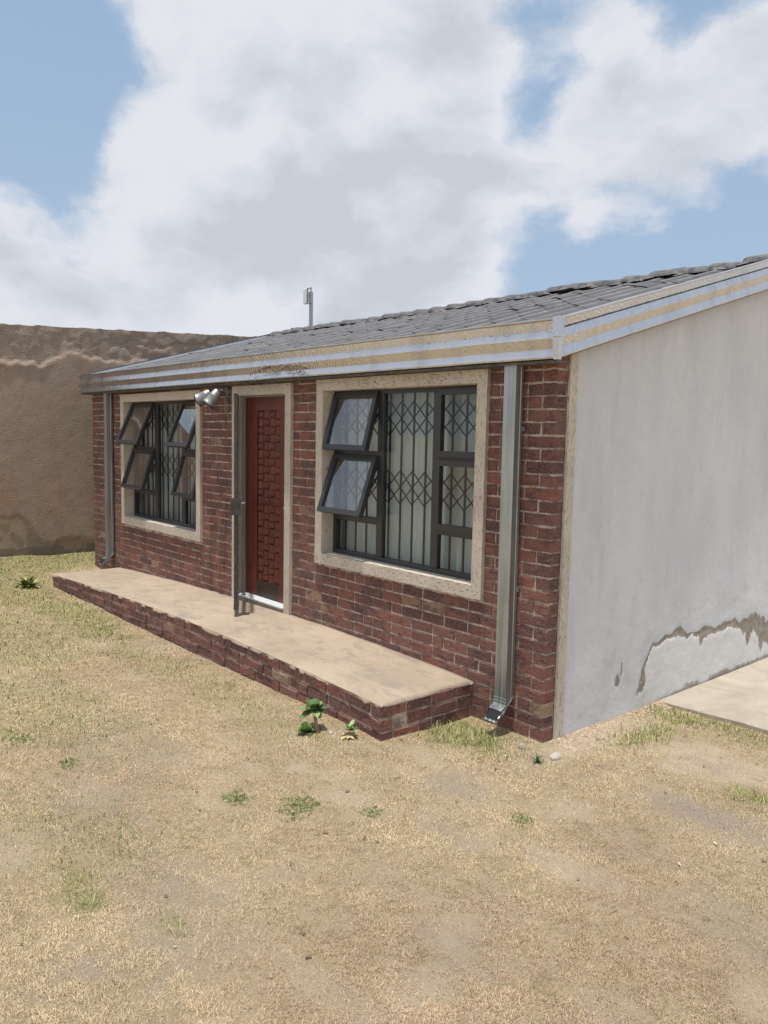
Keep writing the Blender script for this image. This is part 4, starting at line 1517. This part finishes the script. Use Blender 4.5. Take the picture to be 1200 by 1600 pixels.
def rosette(name_parts, thing, c, n, L, W_, tilt, seed, mats, curl=.25):
    """every leaf is a part"""
    r = random.Random(seed)
    for i in range(n):
        a_ = i * 2.4 + r.uniform(-.2, .2); t_ = tilt[0] + (tilt[1] - tilt[0]) * i / max(1, n - 1) + r.uniform(-.1, .1)
        d = (math.cos(a_) * math.cos(t_), math.sin(a_) * math.cos(t_), math.sin(t_))
        m = MB(); leaf(m, c, d, L * r.uniform(.75, 1.1), W_ * r.uniform(.8, 1.1), curl=curl)
        m.build('leaf', r.choice(mats), thing, True)


pz = float(ground_h(-.98, -1.07))
pl = empty('succulent_plant', 'fleshy succulent on a leaning stem in front of the brick step', 'plant')
m = MB(); m.tube([(-.955, -1.10, pz - .02), (-.975, -1.095, pz + .06), (-1.02, -1.08, pz + .125)], [.014, .012, .009], 8); m.build('stem', M_STEM, pl, True)
rosette('leaf', pl, (-1.03, -1.075, pz + .125), 15, .085, .080, (-.35, 1.3), 2, [M_LEAF, M_LEAF, M_LEAF_D], .35)
rosette('leaf', pl, (-1.0, -1.16, pz + .012), 11, .065, .07, (.15, 1.3), 3, [M_LEAF_D, M_LEAF], .2)
rebase(pl, (-.955, -1.10, pz))
p2 = empty('succulent_plant', 'small succulent rosette with withered lower leaves by the step corner', 'plant')
pz = float(ground_h(-.80, -.97))
rosette('leaf', p2, (-.80, -.955, pz + .035), 9, .07, .035, (.3, 1.3), 5, [M_LEAF, M_LEAF_D])
rosette('leaf', p2, (-.785, -.985, pz + .012), 6, .06, .03, (-.05, .15), 6, [M_LEAF_DRY, M_LEAF_Y], .1)
rebase(p2, (-.80, -.955, pz))
p3 = empty('weed', 'low dark green leafy weed left of the step end', 'weed')
pz = float(ground_h(-6.9, -1.08))
rosette('leaf', p3, (-6.9, -1.1, pz + .01), 30, .16, .05, (.1, 1.3), 8, [M_LEAF_D, M_LEAF_D, M_LEAF, M_LEAF_Y], .3)
rosette('leaf', p3, (-6.98, -1.14, pz + .01), 14, .12, .045, (.1, 1.0), 18, [M_LEAF_D, M_LEAF_D, M_LEAF_Y], .3)
rebase(p3, (-6.9, -1.1, pz))
p4 = empty('weed', 'tiny upright green weed beside the white stone near the gable corner', 'weed')
pz = float(ground_h(.16, -.22))
rosette('leaf', p4, (.165, -.26, pz), 12, .055, .012, (.5, 1.4), 9, [M_LEAF_D])
rebase(p4, (.165, -.26, pz))
weeds = [(-.53, -1.945, 'green weed tuft left of centre on the dry lawn', .05), (-.28, -1.69, 'broad green grass tuft in the middle of the dry lawn', .07), (-.22, -1.78, 'flat green tuft just before the broad middle tuft', .05),
         (.025, -1.465, 'small dark green tuft right of the broad middle tuft', .04), (.573, -.91, 'pale green weed tuft below the white stone', .045),
         (-2.02, -2.59, 'dark green tuft at the left edge of the lawn', .06), (-1.47, -2.49, 'lone green tuft on the left side of the lawn', .045)]
def tuft(x, y, label, L, seed):
    r = random.Random(seed); m = MB(); z_ = float(ground_h(x, y))
    for i in range(70):
        a_ = r.uniform(0, 6.28); e = r.uniform(.2, 1.1); ro = r.random() ** .5 * L * 1.5
        bx, by = x + math.cos(r.uniform(0, 6.28)) * ro, y + math.sin(r.uniform(0, 6.28)) * ro
        leaf(m, (bx, by, z_ - .004), (math.cos(a_) * math.cos(e), math.sin(a_) * math.cos(e), math.sin(e)), L * r.uniform(.3, .7), .0045, curl=.3, mi=r.randrange(2))
    o = m.build('grass_tuft', [M_LEAF, M_TUFT]); tag(o, label, 'grass tuft', 'green tufts in the dry lawn')
    rebase(o, (x, y, z_))
for i, (x, y, lb, L) in enumerate(weeds):
    tuft(x, y, lb, L, 100 + i)


def stone(x, y, sx_, sy_, sz_, label, seed, name='stone'):
    import bmesh
    bm = bmesh.new(); bmesh.ops.create_icosphere(bm, subdivisions=2, radius=1)
    r = random.Random(seed)
    for v in bm.verts:
        k = 1 + r.uniform(-.16, .12)
        v.co = Vector((v.co.x * sx_ * k, v.co.y * sy_ * k, max(v.co.z, -.4) * sz_ * k))
    me = bpy.data.meshes.new(name); bm.to_mesh(me); bm.free(); me.materials.append(M_STONE)
    o = link(name, me); o.location = (x, y, float(ground_h(x, y)) + sz_ * .25); o.rotation_euler = (0, 0, r.uniform(0, 3))
    return tag(o, label, 'stone')
stone(.19, -.12, .055, .035, .022, 'flat white stone lying in front of the house corner', 4)
stone(-.03, -.17, .022, .020, .028, 'small upright grey stone between the downpipe and the white stone', 5)
stone(-.90, -1.03, .022, .018, .014, 'pale pebble at the foot of the succulent stem', 6)

# ------------------------------------------------------------------ loose gravel along the gable, grass blades
def scatter(n, fn, seed):
    r = np.random.default_rng(seed)
    return fn(r, n)


r = np.random.default_rng(3)
N = 2600
gx_ = r.uniform(.01, .42, N); gy_ = r.uniform(.05, 1.45, N)
keep = (r.random(N) < np.exp(-gx_ / .16)); gx_ = gx_[keep]; gy_ = gy_[keep]; n = len(gx_)
s = r.uniform(.003, .010, n)
base = np.array([(-1, -1, 0), (1, -1, 0), (1, 1, 0), (-1, 1, 0), (0, 0, 1.1)], float)
co = base[None] * s[:, None, None] * r.uniform(.6, 1.2, (n, 5, 3)); co[..., 0] += gx_[:, None]; co[..., 1] += gy_[:, None]; co[..., 2] += ground_h(gx_, gy_)[:, None]
tri = np.array([(0, 1, 4), (1, 2, 4), (2, 3, 4), (3, 0, 4)])
q = (tri[None] + 5 * np.arange(n)[:, None, None]).reshape(-1, 3)
gcol = np.repeat((np.array([.42, .33, .25])[None] * r.uniform(.6, 1.35, (n, 1)))[:, None], 5, 1)
gr = link('gravel', raw_mesh('gravel', co.reshape(-1, 3), q, M_GRASS, gcol.reshape(-1, 3), 'tint'))
gr['kind'] = 'stuff'; gr['label'] = 'loose gravel and crumbs along the foot of the white wall'; gr['category'] = 'gravel'


def in_view(x, y, z_, marg=.06):
    P_ = np.stack([x, y, z_], -1) - np.array(CAM)
    dz = P_ @ np.array(fw); a_ = P_ @ np.array(r2); b_ = P_ @ np.array(u2)
    tx = a_ / dz * FPX / 600; ty = b_ / dz * FPX / 800
    return (dz > 0) & (np.abs(tx) < 1 + marg * 3) & (np.abs(ty) < 1 + marg * 3)


def blocked_xy(x, y):
    on_step = (x > SX0 - .0) & (x < SX1 + .015) & (y > SD - .01)
    in_house = (x > XL - .02) & (x < .02) & (y > -.01)
    on_path = (x > .0) & (y > 1.44)
    return on_step | in_house | on_path | (x < -8.58)


def blades(name, n, seed, lo, hi, lean, palette, dens, width, label, cat, mult=4):
    r = np.random.default_rng(seed)
    # sample by distance from the camera so that near ground is denser
    th = math.atan2(fw.y, fw.x) + r.uniform(-.75, .75, n * mult); d = 2.0 + (r.random(n * mult) ** 1.25) * 10.5
    x = CAM.x + d * np.cos(th); y = CAM.y + d * np.sin(th)
    z_ = ground_h(x, y)
    k = in_view(x, y, z_) & ~blocked_xy(x, y)
    x, y, z_, d = x[k], y[k], z_[k], d[k]
    pr = dens(x, y); k = r.random(len(x)) < pr
    x, y, z_, d = x[k][:n], y[k][:n], z_[k][:n], d[k][:n]
    n = len(x)
    L = r.uniform(lo, hi, n); el = r.uniform(lean[0], lean[1], n); az = r.uniform(0, 2 * np.pi, n)
    W_ = width * r.uniform(.7, 1.3, n) * np.clip(d / 4.2, .8, 2.2)
    dx, dy, dz = np.cos(az) * np.cos(el), np.sin(az) * np.cos(el), np.sin(el)
    pxv, pyv = -np.sin(az), np.cos(az)
    b0 = np.stack([x - pxv * W_ / 2, y - pyv * W_ / 2, z_ - .002], -1); b1 = np.stack([x + pxv * W_ / 2, y + pyv * W_ / 2, z_ - .002], -1)
    mid = np.stack([x + dx * L * .55, y + dy * L * .55, z_ + dz * L * .62 + .002], -1)
    m0 = mid.copy(); m1 = mid.copy(); m0[:, 0] -= pxv * W_ * .42; m0[:, 1] -= pyv * W_ * .42; m1[:, 0] += pxv * W_ * .42; m1[:, 1] += pyv * W_ * .42
    tp = np.stack([x + dx * L, y + dy * L, z_ + dz * L * .85 + .002], -1)
    co = np.stack([b0, b1, m1, m0, tp], 1)
    tri = np.array([(0, 1, 2), (0, 2, 3), (3, 2, 4)])
    q = (tri[None] + 5 * np.arange(n)[:, None, None]).reshape(-1, 3)
    cols = palette(r, x, y)
    o = link(name, raw_mesh(name, co.reshape(-1, 3), q, M_GRASS, np.repeat(cols[:, None], 5, 1).reshape(-1, 3), 'tint'))
    o['kind'] = 'stuff'; o['label'] = label; o['category'] = cat
    return o


def dry_pal(r, x, y):
    n = len(x)
    a_ = np.array([.66, .53, .345]); b_ = np.array([.46, .35, .225]); c_ = np.array([.76, .67, .47])
    t_ = r.random((n, 1)); c = a_ * (1 - t_) + b_ * t_
    k = r.random(n) < .13; c[k] = c_ * r.uniform(.85, 1.05, (k.sum(), 1))
    big = fbm(x * .9, y * .9, 91, 3)[:, None]; mid = fbm(x * 5, y * 5, 92, 4)[:, None]
    c = c * (1 + (big - .5) * .35 + (mid - .5) * .7)
    purp = sstep(fbm(x * .8 + 9, y * .8, 93, 3), .5, .65)[:, None]
    c = c * (1 - .22 * purp * np.array([.25, .55, .35]))
    gz = zone(GREEN, x, y); gk = r.random(n) < .06 + .42 * gz + .08 * sstep(-x, 2, 6)
    c[gk] = np.array([.25, .26, .09]) * r.uniform(.7, 1.3, (gk.sum(), 1))
    return c


def dry_dens(x, y):
    p_ = (.55 + .75 * (fbm(x * 3.2, y * 3.2, 81, 4) - .35)) * (.25 + 1.1 * sstep(fbm(x * 17, y * 17, 83, 3), .36, .60))
    p_ = p_ * (1 - .93 * zone(BARE, x, y)) * (1 - .75 * zone(GREY, x, y))
    return np.clip(p_, 0.03, 1)


blades('dry_grass', 520000, 1, .006, .021, (.10, .9), dry_pal, dry_dens, .0018, 'short dry yellow grass covering the yard', 'grass')


def green_pal(r, x, y):
    n = len(x); t_ = r.random((n, 1))
    c = np.array([.11, .165, .04]) * (1 - t_) + np.array([.28, .31, .12]) * t_
    k = r.random(n) < .35; c[k] = np.array([.48, .42, .2])
    return c


def green_dens(x, y):
    return np.clip(zone(GREEN, x, y) ** 1.2 * (.6 + fbm(x * 8, y * 8, 33, 3)) + .05 * sstep(fbm(x * 2.5, y * 2.5, 35, 4), .52, .7), 0, 1) * np.clip(1 - zone(BARE, x, y) * .7, 0, 1)


blades('green_grass', 34000, 2, .02, .055, (.35, 1.25), green_pal, green_dens, .0035, 'patches of green grass growing in the dry yard', 'grass')
# taller tussock between the step end and the downpipe
r = np.random.default_rng(12)


def tall_dens(x, y):
    return np.clip(1.3 * np.exp(-(((x + .42) / .28) ** 2 + ((y + .30) / .16) ** 2)) + 1.3 * np.exp(-(((x - .33) / .12) ** 2 + ((y - .75) / .34) ** 2))
                   + 1.1 * np.exp(-(((x - .30) / .2) ** 2 + ((y - 1.28) / .10) ** 2)) + .8 * np.exp(-(((x - .8) / .35) ** 2 + ((y - 1.42) / .03) ** 2)), 0, 1)


def tall_pal(r, x, y):
    n = len(x); t_ = r.random((n, 1))
    c = np.array([.14, .20, .05]) * (1 - t_) + np.array([.36, .38, .15]) * t_
    k = r.random(n) < .25; c[k] = np.array([.56, .47, .26])
    return c


blades('tall_grass', 4500, 5, .04, .10, (.5, 1.4), tall_pal, tall_dens, .003, 'taller green tussocks by the downpipe and along the path edge', 'grass', 30)

# dead leaves, twigs, crumbs on the lawn
r = np.random.default_rng(8)
N = 260
lx = r.uniform(-6, 2.4, N); ly = r.uniform(-3.4, 1.4, N); k = ~blocked_xy(lx, ly); lx, ly = lx[k], ly[k]; n = len(lx)
sc = r.uniform(.004, .011, n); aa = r.uniform(0, 6.28, n)
base = np.array([(-1.4, -.5, 0), (1.2, -.6, .15), (1.4, .5, .05), (-1.1, .6, .35)], float)
co = base[None] * sc[:, None, None]
cx2 = co[..., 0] * np.cos(aa)[:, None] - co[..., 1] * np.sin(aa)[:, None]; cy2 = co[..., 0] * np.sin(aa)[:, None] + co[..., 1] * np.cos(aa)[:, None]
co = np.stack([cx2 + lx[:, None], cy2 + ly[:, None], co[..., 2] + (ground_h(lx, ly) + .008)[:, None]], -1)
cc = np.where(r.random((n, 1)) < .85, np.array([.16, .10, .07]), np.array([.55, .45, .33]))
lt = link('litter', raw_mesh('litter', co.reshape(-1, 3), np.arange(n * 4).reshape(-1, 4), M_GRASS, np.repeat(cc[:, None], 4, 1).reshape(-1, 3), 'tint'))
lt['kind'] = 'stuff'; lt['label'] = 'dead leaves and crumbs scattered over the lawn'; lt['category'] = 'litter'
